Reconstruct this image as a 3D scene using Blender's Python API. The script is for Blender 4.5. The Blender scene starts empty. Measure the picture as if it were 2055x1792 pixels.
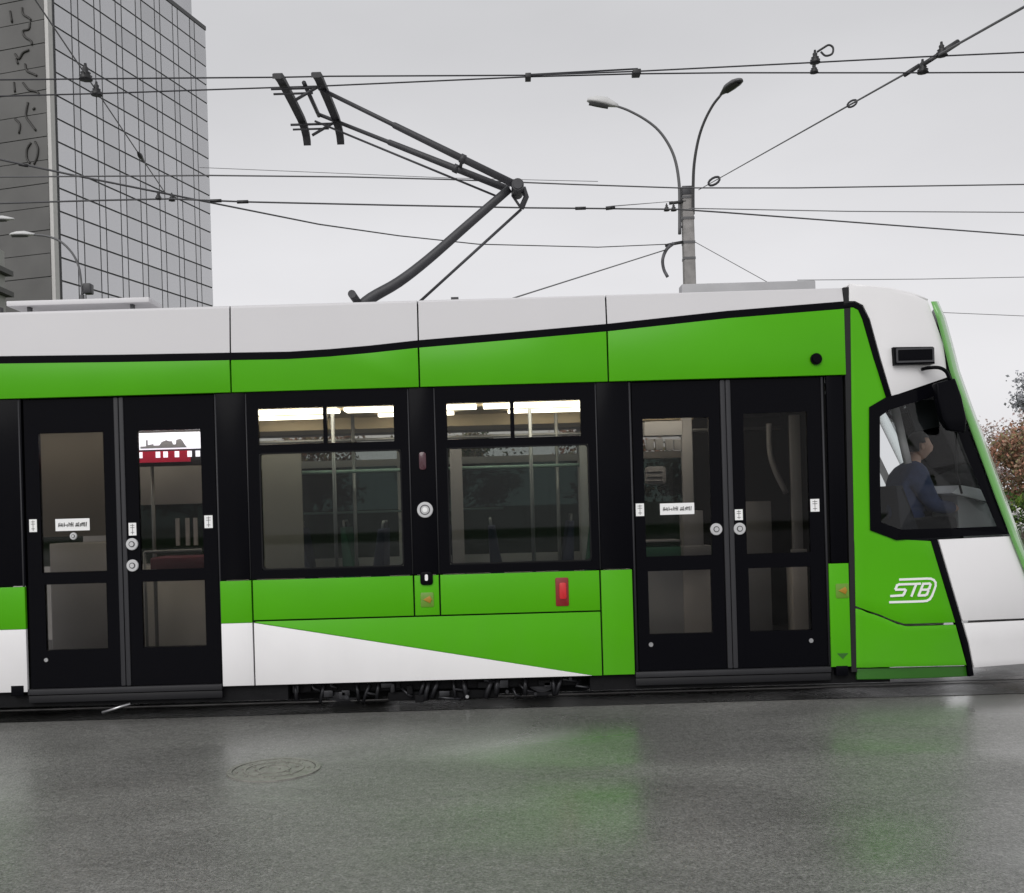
import bpy, bmesh, math, random
from mathutils import Vector, Matrix
R = math.radians
random.seed(7)
scene = bpy.context.scene
col = scene.collection

# ------------------------------------------------------------------ camera
CAM_D, CAM_H, FPX, ROLL = 8.1, 1.6, 2066.0, R(1.65)
UX, UY = 1000.0, 1012.0                       # principal point on a 2055 x 1792 picture
cam = bpy.data.cameras.new('camera'); camo = bpy.data.objects.new('camera', cam); col.objects.link(camo)
cam.sensor_width = 36.0; cam.lens = 36.0*FPX/2055.0
cam.shift_x = (1027.5-UX)/2055.0; cam.shift_y = (UY-896.0)/2055.0
cam.clip_end = 2000; cam.clip_start = 0.05
camo.matrix_world = Matrix.Translation((0, -CAM_D, CAM_H)) @ Matrix.Rotation(R(90), 4, 'X') @ Matrix.Rotation(-ROLL, 4, 'Z')
scene.camera = camo

# ------------------------------------------------------------------ light
scene.view_settings.view_transform = 'Standard'
scene.view_settings.look = 'None'
scene.view_settings.exposure = 0.12
scene.view_settings.gamma = 1.0
w = bpy.data.worlds.new('World'); scene.world = w; w.use_nodes = True
nt = w.node_tree; N = nt.nodes; L = nt.links
N.clear()
out = N.new('ShaderNodeOutputWorld'); bg = N.new('ShaderNodeBackground'); L.new(bg.outputs[0], out.inputs[0])
bg.inputs['Strength'].default_value = 0.1
SUN_EL, SUN_AZ = R(38), R(200)                # azimuth of the sun, clockwise from +Y: behind the camera
sky = N.new('ShaderNodeTexSky'); sky.sky_type = 'NISHITA'; sky.sun_disc = False
sky.sun_elevation = SUN_EL; sky.sun_rotation = SUN_AZ; sky.dust_density = 4.0; sky.air_density = 1.0
hs = N.new('ShaderNodeHueSaturation'); hs.inputs['Saturation'].default_value = 0.12; L.new(sky.outputs[0], hs.inputs['Color'])
tc = N.new('ShaderNodeTexCoord'); sep = N.new('ShaderNodeSeparateXYZ'); L.new(tc.outputs['Generated'], sep.inputs[0])
ramp = N.new('ShaderNodeValToRGB')            # a closed cloud deck: paler low down, greyer higher up
cr = ramp.color_ramp
cr.elements[0].position = 0.0; cr.elements[0].color = (0.90, 0.89, 0.91, 1)
cr.elements[1].position = 1.0; cr.elements[1].color = (0.58, 0.585, 0.60, 1)
e = cr.elements.new(0.22); e.color = (0.82, 0.815, 0.84, 1)
e = cr.elements.new(0.40); e.color = (0.66, 0.66, 0.68, 1)
L.new(sep.outputs['Z'], ramp.inputs[0])
no = N.new('ShaderNodeTexNoise'); no.inputs['Scale'].default_value = 2.2; no.inputs['Detail'].default_value = 5; no.inputs['Roughness'].default_value = 0.45
mp = N.new('ShaderNodeMapping'); mp.inputs['Scale'].default_value = (1, 1, 2.6); L.new(tc.outputs['Generated'], mp.inputs[0]); L.new(mp.outputs[0], no.inputs['Vector'])
mr = N.new('ShaderNodeMapRange'); mr.inputs['From Min'].default_value = 0.3; mr.inputs['From Max'].default_value = 0.7
mr.inputs['To Min'].default_value = 8.4; mr.inputs['To Max'].default_value = 9.8; L.new(no.outputs[0], mr.inputs[0])
vm = N.new('ShaderNodeVectorMath'); vm.operation = 'SCALE'; L.new(ramp.outputs[0], vm.inputs[0]); L.new(mr.outputs[0], vm.inputs['Scale'])
mix = N.new('ShaderNodeMix'); mix.data_type = 'RGBA'; mix.inputs[0].default_value = 0.9
L.new(hs.outputs[0], mix.inputs[6]); L.new(vm.outputs[0], mix.inputs[7]); L.new(mix.outputs[2], bg.inputs['Color'])
sl = bpy.data.lights.new('sun', 'SUN'); sl.energy = 1.5; sl.angle = R(45); sl.color = (1.0, 0.985, 0.96)
so = bpy.data.objects.new('sun', sl); col.objects.link(so)
sd = Vector((math.sin(SUN_AZ)*math.cos(SUN_EL), math.cos(SUN_AZ)*math.cos(SUN_EL), math.sin(SUN_EL)))
so.rotation_euler = sd.to_track_quat('Z', 'Y').to_euler(); so.location = sd*60

# ------------------------------------------------------------------ measuring helpers
CS, SN = math.cos(ROLL), math.sin(ROLL)
def W(x, y, Y=0.0):
    u, v = x-UX, UY-y
    a, b = u*CS+v*SN, -u*SN+v*CS
    d = Y+CAM_D
    return Vector((a*d/FPX, Y, CAM_H+b*d/FPX))
def Wz(x, y, z):                              # the point at height z
    b = -(x-UX)*SN+(UY-y)*CS
    return W(x, y, FPX*(z-CAM_H)/b-CAM_D)
def X(x, y=1000, Y=0): return W(x, y, Y).x
def Z(x, y, Y=0): return W(x, y, Y).z

# ------------------------------------------------------------------ materials
MATS = {}
def mat(name, base, rough=0.5, metal=0.0, spec=0.5, var=0.0, vscale=3.0, bump=0.0, bscale=40.0, emit=None, estr=0.0, coat=0.0, rvar=0.0, dirt=None):
    if name in MATS: return MATS[name]
    m = bpy.data.materials.new(name); m.use_nodes = True
    nt = m.node_tree; p = nt.nodes['Principled BSDF']; lk = nt.links
    p.inputs['Base Color'].default_value = (*base, 1); p.inputs['Roughness'].default_value = rough
    p.inputs['Metallic'].default_value = metal; p.inputs['Specular IOR Level'].default_value = spec
    p.inputs['Coat Weight'].default_value = coat; p.inputs['Coat Roughness'].default_value = 0.06
    if emit: p.inputs['Emission Color'].default_value = (*emit, 1); p.inputs['Emission Strength'].default_value = estr
    tc = nt.nodes.new('ShaderNodeTexCoord')
    if var > 0 or rvar > 0:
        n = nt.nodes.new('ShaderNodeTexNoise'); n.inputs['Scale'].default_value = vscale; n.inputs['Detail'].default_value = 6
        lk.new(tc.outputs['Object'], n.inputs['Vector'])
        if var > 0:
            r = nt.nodes.new('ShaderNodeMapRange'); r.inputs['From Min'].default_value = 0.25; r.inputs['From Max'].default_value = 0.75
            r.inputs['To Min'].default_value = 1-var; r.inputs['To Max'].default_value = 1+var; lk.new(n.outputs[0], r.inputs[0])
            s = nt.nodes.new('ShaderNodeVectorMath'); s.operation = 'SCALE'; s.inputs[0].default_value = base
            lk.new(r.outputs[0], s.inputs['Scale']); last = s.outputs[0]
            if dirt:                          # road spray: streaks low on the body, with a ragged edge of their own
                sp = nt.nodes.new('ShaderNodeSeparateXYZ'); lk.new(tc.outputs['Object'], sp.inputs[0])
                n2 = nt.nodes.new('ShaderNodeTexNoise'); n2.inputs['Scale'].default_value = 5; n2.inputs['Detail'].default_value = 8
                mp = nt.nodes.new('ShaderNodeMapping'); mp.inputs['Scale'].default_value = (0.9, 1, 0.6); lk.new(tc.outputs['Object'], mp.inputs[0]); lk.new(mp.outputs[0], n2.inputs['Vector'])
                a = nt.nodes.new('ShaderNodeMath'); a.operation = 'MULTIPLY_ADD'; a.inputs[1].default_value = -1.1; lk.new(sp.outputs['Z'], a.inputs[0]); lk.new(n2.outputs[0], a.inputs[2])
                r2 = nt.nodes.new('ShaderNodeMapRange'); r2.inputs['From Min'].default_value = -0.25; r2.inputs['From Max'].default_value = 0.45; r2.inputs['To Max'].default_value = dirt; lk.new(a.outputs[0], r2.inputs[0])
                mx = nt.nodes.new('ShaderNodeMix'); mx.data_type = 'RGBA'; lk.new(r2.outputs[0], mx.inputs[0]); lk.new(last, mx.inputs[6]); mx.inputs[7].default_value = (0.16, 0.145, 0.125, 1); last = mx.outputs[2]
            lk.new(last, p.inputs['Base Color'])
        if rvar > 0:
            r = nt.nodes.new('ShaderNodeMapRange'); r.inputs['To Min'].default_value = max(0, rough-rvar); r.inputs['To Max'].default_value = rough+rvar
            lk.new(n.outputs[0], r.inputs[0]); lk.new(r.outputs[0], p.inputs['Roughness'])
    if bump > 0:
        n = nt.nodes.new('ShaderNodeTexNoise'); n.inputs['Scale'].default_value = bscale; n.inputs['Detail'].default_value = 4
        lk.new(tc.outputs['Object'], n.inputs['Vector'])
        b = nt.nodes.new('ShaderNodeBump'); b.inputs['Strength'].default_value = bump; b.inputs['Distance'].default_value = 0.01
        lk.new(n.outputs[0], b.inputs['Height']); lk.new(b.outputs[0], p.inputs['Normal'])
    MATS[name] = m; return m
def glass(name, tint, refl=1.0, rough=0.02):
    if name in MATS: return MATS[name]
    m = bpy.data.materials.new(name); m.use_nodes = True
    nt = m.node_tree; nt.nodes.clear(); lk = nt.links
    o = nt.nodes.new('ShaderNodeOutputMaterial'); t = nt.nodes.new('ShaderNodeBsdfTransparent'); g = nt.nodes.new('ShaderNodeBsdfGlossy')
    t.inputs[0].default_value = (*tint, 1); g.inputs['Roughness'].default_value = rough; g.inputs[0].default_value = (refl, refl, refl, 1)
    f = nt.nodes.new('ShaderNodeFresnel'); f.inputs[0].default_value = 1.45
    mx = nt.nodes.new('ShaderNodeMixShader'); lk.new(f.outputs[0], mx.inputs[0]); lk.new(t.outputs[0], mx.inputs[1]); lk.new(g.outputs[0], mx.inputs[2]); lk.new(mx.outputs[0], o.inputs[0])
    MATS[name] = m; return m

GREEN = mat('green_paint', (0.074, 0.385, 0.003), 0.30, spec=0.20, var=0.05, vscale=1.5, rvar=0.06, dirt=0.08)
WHITE = mat('white_paint', (0.80, 0.79, 0.80), 0.35, spec=0.4, var=0.02, vscale=1.2, rvar=0.06, dirt=0.07, coat=0.1)
ROOFW = mat('roof_white', (0.60, 0.59, 0.605), 0.45, spec=0.35, var=0.025, vscale=1.0)
BLACK = mat('black_gloss', (0.003, 0.003, 0.0045), 0.22, spec=0.05, rvar=0.05, vscale=4)
SEAL = mat('rubber_seal', (0.006, 0.006, 0.007), 0.7, spec=0.2)
JOINT = mat('grey_seal', (0.028, 0.028, 0.032), 0.55, spec=0.3)
DGREY = mat('dark_grey_metal', (0.045, 0.045, 0.05), 0.45, spec=0.4, var=0.15, vscale=8)
STEP = mat('step_grey', (0.022, 0.022, 0.025), 0.5, spec=0.3, var=0.1, vscale=5)
UNDER = mat('underbody_black', (0.008, 0.008, 0.009), 0.75, spec=0.15, var=0.3, vscale=9, bump=0.3, bscale=30)
GREASE = mat('greasy_steel', (0.03, 0.03, 0.034), 0.35, metal=0.5, var=0.3, vscale=12)
STEEL = mat('bare_steel', (0.42, 0.42, 0.43), 0.28, metal=0.9, var=0.15, vscale=15)
PANTO = mat('pantograph_grey', (0.045, 0.045, 0.05), 0.5, spec=0.4, var=0.2, vscale=9)
CARBON = mat('carbon_strip', (0.03, 0.03, 0.033), 0.6, var=0.3, vscale=20)
WIRE = mat('wire_dark', (0.045, 0.045, 0.05), 0.6, spec=0.2)
WIREL = mat('wire_steel', (0.20, 0.20, 0.21), 0.55, spec=0.3)
INSUL = mat('insulator_dark', (0.02, 0.02, 0.022), 0.5)
BUTTON = mat('button_silver', (0.55, 0.55, 0.56), 0.35, metal=0.25)
STICK = mat('sticker_white', (0.85, 0.85, 0.85), 0.5)
INK = mat('print_dark', (0.03, 0.03, 0.03), 0.6)
REDP = mat('red_signal', (0.55, 0.015, 0.02), 0.35)
REDD = mat('red_dark', (0.20, 0.004, 0.006), 0.4)
AMBER = mat('amber_lamp', (0.36, 0.19, 0.015), 0.35)
LINER = mat('interior_grey', (0.46, 0.45, 0.445), 0.55, var=0.05)
TAUPE = mat('interior_taupe', (0.40, 0.365, 0.325), 0.55, var=0.05)
CEIL = mat('interior_cream', (0.52, 0.43, 0.28), 0.55, var=0.04)
FLOORV = mat('vinyl_floor', (0.10, 0.10, 0.11), 0.5, var=0.2, vscale=20)
SEATB = mat('seat_blue', (0.02, 0.03, 0.075), 0.8, var=0.2, vscale=15)
SEATG = mat('seat_green', (0.02, 0.12, 0.07), 0.6, var=0.1)
POLE = mat('handrail', (0.26, 0.27, 0.27), 0.4, metal=0.5)
LAMP = mat('lamp_lit', (0.9, 0.85, 0.75), 0.5, emit=(1.0, 0.93, 0.78), estr=6.5)
SCREEN = mat('picture_lit', (0.8, 0.8, 0.9), 0.5, emit=(0.86, 0.87, 1.0), estr=2.2)  # bright part of the glowing picture panel inside the rear door
LITRED = mat('picture_red', (0.5, 0.02, 0.04), 0.5, emit=(0.45, 0.01, 0.06), estr=0.5)
G_MAIN = glass('glass_tinted', (0.56, 0.59, 0.58), 0.45)
G_TRAN = glass('glass_transom', (0.80, 0.80, 0.78), 0.5)
G_DOOR = glass('glass_door', (0.70, 0.69, 0.68), 0.25)
G_CAB = glass('glass_cab', (0.80, 0.82, 0.83), 0.8)
G_FAR = glass('glass_far_side', (0.20, 0.25, 0.235), 0.5)
G_SHIELD = glass('glass_windshield', (0.92, 0.95, 0.94), 0.8)

# ------------------------------------------------------------------ mesh helpers
def link(name, me, m, parent=None, smooth=False):
    o = bpy.data.objects.new(name, me); col.objects.link(o)
    if m is not None and not me.materials: me.materials.append(m)
    if parent is not None:
        o.parent = parent
        if parent.type == 'EMPTY': o.matrix_parent_inverse = Matrix.Translation(-Vector(parent.location))
    if smooth:
        for p in me.polygons: p.use_smooth = True
    return o
def empty(name, loc=(0, 0, 0)):
    o = bpy.data.objects.new(name, None); o.empty_display_size = 0.3; o.location = loc; col.objects.link(o); return o
def tag(o, label=None, cat=None, group=None, kind=None):
    if label: o['label'] = label
    if cat: o['category'] = cat
    if group: o['group'] = group
    if kind: o['kind'] = kind
    return o
def bm_out(bm, name, m, parent=None, smooth=False):
    bmesh.ops.recalc_face_normals(bm, faces=bm.faces)
    me = bpy.data.meshes.new(name); bm.to_mesh(me); bm.free()
    return link(name, me, m, parent, smooth)
def sharpen(o, ang=35):
    me = o.data
    for p in me.polygons: p.use_smooth = True
    try: me.set_sharp_from_angle(angle=R(ang))
    except Exception: pass
    return o
def prism(name, pts, y0, y1, m, parent=None, bev=0.0, seg=2):
    """polygon of (X, Z) pushed from Y=y0 (near) to y1"""
    bm = bmesh.new()
    f = [bm.verts.new((x, y0, z)) for x, z in pts]; b = [bm.verts.new((x, y1, z)) for x, z in pts]
    ff = bm.faces.new(f); bm.faces.new(b[::-1]); n = len(pts)
    for i in range(n): bm.faces.new((f[i], b[i], b[(i+1) % n], f[(i+1) % n]))
    if bev > 0: bmesh.ops.bevel(bm, geom=list(ff.edges), offset=bev, segments=seg, affect='EDGES', profile=0.5)
    o = bm_out(bm, name, m, parent)
    return sharpen(o, 30) if bev > 0 else o
def rect(x0, x1, z0, z1): return [(x0, z0), (x1, z0), (x1, z1), (x0, z1)]
def box(name, x0, x1, y0, y1, z0, z1, m, parent=None, bev=0.0):
    bm = bmesh.new(); bmesh.ops.create_cube(bm, size=1)
    for v in bm.verts: v.co = ((x0+x1)/2+v.co.x*(x1-x0), (y0+y1)/2+v.co.y*(y1-y0), (z0+z1)/2+v.co.z*(z1-z0))
    if bev > 0: bmesh.ops.bevel(bm, geom=list(bm.edges), offset=bev, segments=2, affect='EDGES', profile=0.5)
    o = bm_out(bm, name, m, parent)
    return sharpen(o, 30) if bev > 0 else o
def rrect(x0, x1, z0, z1, r, n=4):
    p = []
    for cx, cz, a0 in ((x1-r, z1-r, 0), (x0+r, z1-r, 90), (x0+r, z0+r, 180), (x1-r, z0+r, 270)):
        for i in range(n+1):
            a = R(a0+90*i/n); p.append((cx+r*math.cos(a), cz+r*math.sin(a)))
    return p
def ring(name, outer, inner, y0, y1, m, parent=None, bev=0.0):
    bm = bmesh.new(); n = len(outer)
    V = [[bm.verts.new((x, y, z)) for x, z in P] for P, y in ((outer, y0), (inner, y0), (inner, y1), (outer, y1))]
    for k in range(4):
        A, B = V[k], V[(k+1) % 4]
        for i in range(n): bm.faces.new((A[i], A[(i+1) % n], B[(i+1) % n], B[i]))
    return bm_out(bm, name, m, parent)
def gridpanel(name, xs, zs, holes, y0, y1, m, parent=None):
    """a flat slab over the grid xs x zs with some cells left open"""
    bm = bmesh.new(); vs = {}
    def v(i, j, k):
        if (i, j, k) not in vs: vs[(i, j, k)] = bm.verts.new((xs[i], (y0, y1)[k], zs[j]))
        return vs[(i, j, k)]
    nx, nz = len(xs)-1, len(zs)-1
    solid = lambda i, j: 0 <= i < nx and 0 <= j < nz and (i, j) not in holes
    for i in range(nx):
        for j in range(nz):
            if not solid(i, j): continue
            for k in (0, 1): bm.faces.new((v(i, j, k), v(i+1, j, k), v(i+1, j+1, k), v(i, j+1, k)))
            for di, dj, a, b in ((-1, 0, (0, 0), (0, 1)), (1, 0, (1, 0), (1, 1)), (0, -1, (0, 0), (1, 0)), (0, 1, (0, 1), (1, 1))):
                if not solid(i+di, j+dj):
                    bm.faces.new((v(i+a[0], j+a[1], 0), v(i+b[0], j+b[1], 0), v(i+b[0], j+b[1], 1), v(i+a[0], j+a[1], 1)))
    return bm_out(bm, name, m, parent)
def loft(name, A, B, m, parent=None, n=6, thick=0.02, smooth=True, yf=None):
    """surface between two polylines of world points, given some thickness towards +Y"""
    bm = bmesh.new(); rows = []
    for a, b in zip(A, B):
        row = []
        for i in range(n+1):
            p = a.lerp(b, i/n)
            if yf: p = yf(a, b, i/n)
            row.append(bm.verts.new(p))
        rows.append(row)
    for r0, r1 in zip(rows, rows[1:]):
        for i in range(n): bm.faces.new((r0[i], r0[i+1], r1[i+1], r1[i]))
    bmesh.ops.recalc_face_normals(bm, faces=bm.faces)
    s = sum((f.normal.y*f.calc_area() for f in bm.faces))
    if s > 0: bmesh.ops.reverse_faces(bm, faces=bm.faces)
    me = bpy.data.meshes.new(name); bm.to_mesh(me); bm.free()
    o = link(name, me, m, parent, False)
    if smooth: sharpen(o, 40)
    if thick:
        md = o.modifiers.new('thickness', 'SOLIDIFY'); md.thickness = thick; md.offset = -1
    return o
def tube(name, pts, r, m, parent=None, n=8, r2=None, caps=True, radii=None):
    bm = bmesh.new(); tube_bm(bm, pts, r, n, r2, radii)
    return bm_out(bm, name, m, parent, True)
def tube_bm(bm, pts, r, n=8, r2=None, radii=None):
    pts = [Vector(p) for p in pts]; k = len(pts); rings = []
    ref = None
    for i, p in enumerate(pts):
        t = (pts[min(i+1, k-1)]-pts[max(i-1, 0)]).normalized()
        if ref is None: ref = t.orthogonal().normalized()
        ref = (ref-t*ref.dot(t)).normalized(); bi = t.cross(ref)
        rr = radii[i] if radii else (r if r2 is None else r+(r2-r)*i/(k-1))
        rings.append([bm.verts.new(p+(ref*math.cos(2*math.pi*j/n)+bi*math.sin(2*math.pi*j/n))*rr) for j in range(n)])
    for a, b in zip(rings, rings[1:]):
        for j in range(n): bm.faces.new((a[j], a[(j+1) % n], b[(j+1) % n], b[j]))
    bm.faces.new(rings[0][::-1]); bm.faces.new(rings[-1])
def disc(name, c, r, t, m, parent=None, n=20, ax='Y', bev=0.0):
    bm = bmesh.new(); bmesh.ops.create_cone(bm, cap_ends=True, segments=n, radius1=r, radius2=r, depth=t)
    if bev: bmesh.ops.bevel(bm, geom=[e for f in bm.faces if len(f.verts) > 4 for e in f.edges], offset=bev, segments=2, affect='EDGES')
    rot = Matrix.Rotation(R(90), 4, 'X') if ax == 'Y' else (Matrix.Rotation(R(90), 4, 'Y') if ax == 'X' else Matrix.Identity(4))
    bm.transform(Matrix.Translation(c) @ rot)
    return sharpen(bm_out(bm, name, m, parent), 40)
def spline(P, n=6):
    """Catmull-Rom through the points"""
    P = [Vector(p) for p in P]; Q = [P[0]*2-P[1]]+P+[P[-1]*2-P[-2]]; o = []
    for i in range(1, len(Q)-2):
        for k in range(n):
            t = k/n; a, b, c, d = Q[i-1], Q[i], Q[i+1], Q[i+2]
            o.append(0.5*((2*b)+(c-a)*t+(2*a-5*b+4*c-d)*t*t+(3*b-a-3*c+d)*t**3))
    o.append(P[-1]); return o
def strokes(name, lines, y, h, m, parent, th=0.0015):
    """flat print: polylines of (X, Z) drawn h wide, joined in one mesh"""
    bm = bmesh.new()
    k = 0
    for ln in lines:
        for a, b in zip(ln, ln[1:]):
            a, b = Vector(a), Vector(b); t = (b-a).normalized(); nn = Vector((-t.y, t.x))*h/2; e_ = t*h*0.42; yy = y-0.00012*k; k += 1
            c4 = (a-e_+nn, b+e_+nn, b+e_-nn, a-e_-nn)
            f = [bm.verts.new((q.x, yy, q.y)) for q in c4]; r = [bm.verts.new((q.x, y+th, q.y)) for q in c4]
            bm.faces.new(f); bm.faces.new(r[::-1])
            for i in range(4): bm.faces.new((f[i], r[i], r[(i+1) % 4], f[(i+1) % 4]))
    return bm_out(bm, name, m, parent)
# ------------------------------------------------------------------ ground
def sheet(name, x0, x1, y0, y1, z, m, nx=1, ny=1):
    bm = bmesh.new()
    g = [[bm.verts.new((x0+(x1-x0)*i/nx, y0+(y1-y0)*j/ny, z)) for i in range(nx+1)] for j in range(ny+1)]
    for j in range(ny):
        for i in range(nx): bm.faces.new((g[j][i], g[j][i+1], g[j+1][i+1], g[j+1][i]))
    return tag(bm_out(bm, name, m), kind='structure')
def wet_asphalt(name, base, r0, r1, scale=0.55):
    m = bpy.data.materials.new(name); m.use_nodes = True; nt = m.node_tree; lk = nt.links; p = nt.nodes['Principled BSDF']
    nd = nt.nodes.new; tc = nd('ShaderNodeTexCoord')
    big = nd('ShaderNodeTexNoise'); big.inputs['Scale'].default_value = scale; big.inputs['Detail'].default_value = 5; big.inputs['Distortion'].default_value = 0.4
    mp = nd('ShaderNodeMapping'); mp.inputs['Scale'].default_value = (0.7, 1.3, 1); lk.new(tc.outputs['Object'], mp.inputs[0]); lk.new(mp.outputs[0], big.inputs['Vector'])
    fine = nd('ShaderNodeTexNoise'); fine.inputs['Scale'].default_value = 70; fine.inputs['Detail'].default_value = 5; fine.inputs['Roughness'].default_value = 0.7
    lk.new(tc.outputs['Object'], fine.inputs['Vector'])
    vor = nd('ShaderNodeTexVoronoi'); vor.inputs['Scale'].default_value = 95; lk.new(tc.outputs['Object'], vor.inputs['Vector'])
    mid = nd('ShaderNodeTexNoise'); mid.inputs['Scale'].default_value = 9; mid.inputs['Detail'].default_value = 6; lk.new(tc.outputs['Object'], mid.inputs['Vector'])
    # film of water where the big noise is high
    wet = nd('ShaderNodeMapRange'); wet.inputs['From Min'].default_value = 0.40; wet.inputs['From Max'].default_value = 0.62; lk.new(big.outputs[0], wet.inputs[0])
    rr = nd('ShaderNodeMapRange'); rr.inputs['To Min'].default_value = r1; rr.inputs['To Max'].default_value = r0; lk.new(wet.outputs[0], rr.inputs[0])
    ad = nd('ShaderNodeMath'); ad.operation = 'MULTIPLY_ADD'; ad.inputs[1].default_value = 0.05; lk.new(mid.outputs[0], ad.inputs[0]); lk.new(rr.outputs[0], ad.inputs[2])
    lk.new(ad.outputs[0], p.inputs['Roughness'])
    # stones in the asphalt
    sp = nd('ShaderNodeMapRange'); sp.inputs['From Min'].default_value = 0.35; sp.inputs['From Max'].default_value = 0.68; sp.inputs['To Min'].default_value = 0.5; sp.inputs['To Max'].default_value = 1.6
    lk.new(fine.outputs[0], sp.inputs[0])
    s2 = nd('ShaderNodeMapRange'); s2.inputs['From Min'].default_value = 0.3; s2.inputs['From Max'].default_value = 0.7; s2.inputs['To Min'].default_value = 0.80; s2.inputs['To Max'].default_value = 1.22
    st = nd('ShaderNodeTexNoise'); st.inputs['Scale'].default_value = 1.0; st.inputs['Detail'].default_value = 7; st.inputs['Roughness'].default_value = 0.6
    ms = nd('ShaderNodeMapping'); ms.inputs['Scale'].default_value = (0.8, 1.3, 1); lk.new(tc.outputs['Object'], ms.inputs[0]); lk.new(ms.outputs[0], st.inputs['Vector']); lk.new(st.outputs[0], s2.inputs[0])
    bl = nd('ShaderNodeTexNoise'); bl.inputs['Scale'].default_value = 22; bl.inputs['Detail'].default_value = 8; bl.inputs['Roughness'].default_value = 0.72; lk.new(tc.outputs['Object'], bl.inputs['Vector'])
    b3 = nd('ShaderNodeMapRange'); b3.inputs['From Min'].default_value = 0.34; b3.inputs['From Max'].default_value = 0.66; b3.inputs['To Min'].default_value = 0.68; b3.inputs['To Max'].default_value = 1.32; lk.new(bl.outputs[0], b3.inputs[0])
    m0 = nd('ShaderNodeMath'); m0.operation = 'MULTIPLY'; lk.new(sp.outputs[0], m0.inputs[0]); lk.new(b3.outputs[0], m0.inputs[1])
    mu = nd('ShaderNodeMath'); mu.operation = 'MULTIPLY'; lk.new(m0.outputs[0], mu.inputs[0]); lk.new(s2.outputs[0], mu.inputs[1])
    sc = nd('ShaderNodeVectorMath'); sc.operation = 'SCALE'; sc.inputs[0].default_value = base; lk.new(mu.outputs[0], sc.inputs['Scale']); lk.new(sc.outputs[0], p.inputs['Base Color'])
    h = nd('ShaderNodeMath'); h.operation = 'ADD'; lk.new(fine.outputs[0], h.inputs[0]); lk.new(vor.outputs['Distance'], h.inputs[1])
    bs = nd('ShaderNodeMapRange'); bs.inputs['To Min'].default_value = 0.40; bs.inputs['To Max'].default_value = 0.10; lk.new(wet.outputs[0], bs.inputs[0])
    bp = nd('ShaderNodeBump'); bp.inputs['Distance'].default_value = 0.006; lk.new(bs.outputs[0], bp.inputs['Strength']); lk.new(h.outputs[0], bp.inputs['Height']); lk.new(bp.outputs[0], p.inputs['Normal'])
    cw = nd('ShaderNodeMapRange'); cw.inputs['To Min'].default_value = 0.25; cw.inputs['To Max'].default_value = 0.85; lk.new(wet.outputs[0], cw.inputs[0]); lk.new(cw.outputs[0], p.inputs['Coat Weight'])
    cr_ = nd('ShaderNodeMapRange'); cr_.inputs['To Min'].default_value = 0.30; cr_.inputs['To Max'].default_value = 0.15; lk.new(wet.outputs[0], cr_.inputs[0]); lk.new(cr_.outputs[0], p.inputs['Coat Roughness'])
    p.inputs['Coat IOR'].default_value = 1.40
    b2 = nd('ShaderNodeBump'); b2.inputs['Distance'].default_value = 0.004; b2.inputs['Strength'].default_value = 0.20; lk.new(bl.outputs[0], b2.inputs['Height']); lk.new(b2.outputs[0], p.inputs['Coat Normal'])
    p.inputs['Specular IOR Level'].default_value = 0.4
    return m
ASPH = wet_asphalt('wet_asphalt', (0.165, 0.163, 0.156), 0.24, 0.42)
BED = wet_asphalt('wet_bed_shaded', (0.030, 0.030, 0.029), 0.14, 0.30, 0.9)  # base colour darkened to hold the shade under the tram
PAVE = mat('pavement_concrete', (0.24, 0.235, 0.225), 0.5, var=0.15, vscale=6, bump=0.3)
KERB = mat('kerb_stone', (0.30, 0.295, 0.28), 0.55, var=0.15, vscale=6, bump=0.3)
SOIL = mat('grass_ground', (0.045, 0.075, 0.02), 0.9, var=0.4, vscale=8, bump=0.6, bscale=20)
sheet('ground', -500, 500, -60, 900, -0.012, SOIL)
sheet('road', -120, 160, -40, 14.0, 0.0, ASPH, 8, 4)
GAUGE = 1.435
RAIL = mat('worn_rail', (0.20, 0.195, 0.19), 0.35, metal=0.7, var=0.3, vscale=4)
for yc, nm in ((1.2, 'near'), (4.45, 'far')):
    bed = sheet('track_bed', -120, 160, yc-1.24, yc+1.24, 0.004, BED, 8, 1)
    for s in (-1, 1):
        yr = yc+s*GAUGE/2
        rl = box('rail', -120, 160, yr-0.028, yr+0.028, -0.05, 0.009, RAIL, bed)
        box('flangeway', -120, 160, yr-s*0.028-(0.045 if s > 0 else 0), yr-s*0.028+(0 if s > 0 else 0.045), -0.05, 0.0065, SEAL, bed)
kb = box('kerb', -120, 160, 14.0, 14.16, -0.1, 0.13, KERB); tag(kb, kind='structure')
pv = box('pavement', -120, 160, 14.165, 17.0, -0.1, 0.126, PAVE); tag(pv, kind='structure')
# manhole cover in the road
mc = Wz(550, 1545, 0.0)
man = empty('manhole_cover', (mc.x, mc.y, 0.0)); tag(man, 'round iron manhole cover set in the wet asphalt before the tram', 'manhole cover')
MANM = mat('wet_iron', (0.22, 0.215, 0.195), 0.3, metal=0.15, var=0.3, vscale=14, bump=0.6, bscale=50)
def annulus(name, c, r0, r1, z0, z1, m, parent, n=40):
    bm = bmesh.new(); V = []
    for r, z in ((r1, z0), (r1, z1), (r0, z1), (r0, z0)):
        V.append([bm.verts.new((c[0]+r*math.cos(2*math.pi*i/n), c[1]+r*math.sin(2*math.pi*i/n), z)) for i in range(n)])
    for k in range(4):
        for i in range(n): bm.faces.new((V[k][i], V[k][(i+1) % n], V[(k+1) % 4][(i+1) % n], V[(k+1) % 4][i]))
    return bm_out(bm, name, m, parent)
annulus('rim', mc, 0.255, 0.285, -0.05, 0.008, MANM, man)
disc('lid', (mc.x, mc.y, -0.012), 0.249, 0.034, MANM, man, 40, 'Z')
annulus('raised_ring', mc, 0.17, 0.185, 0.0, 0.009, MANM, man)
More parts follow.
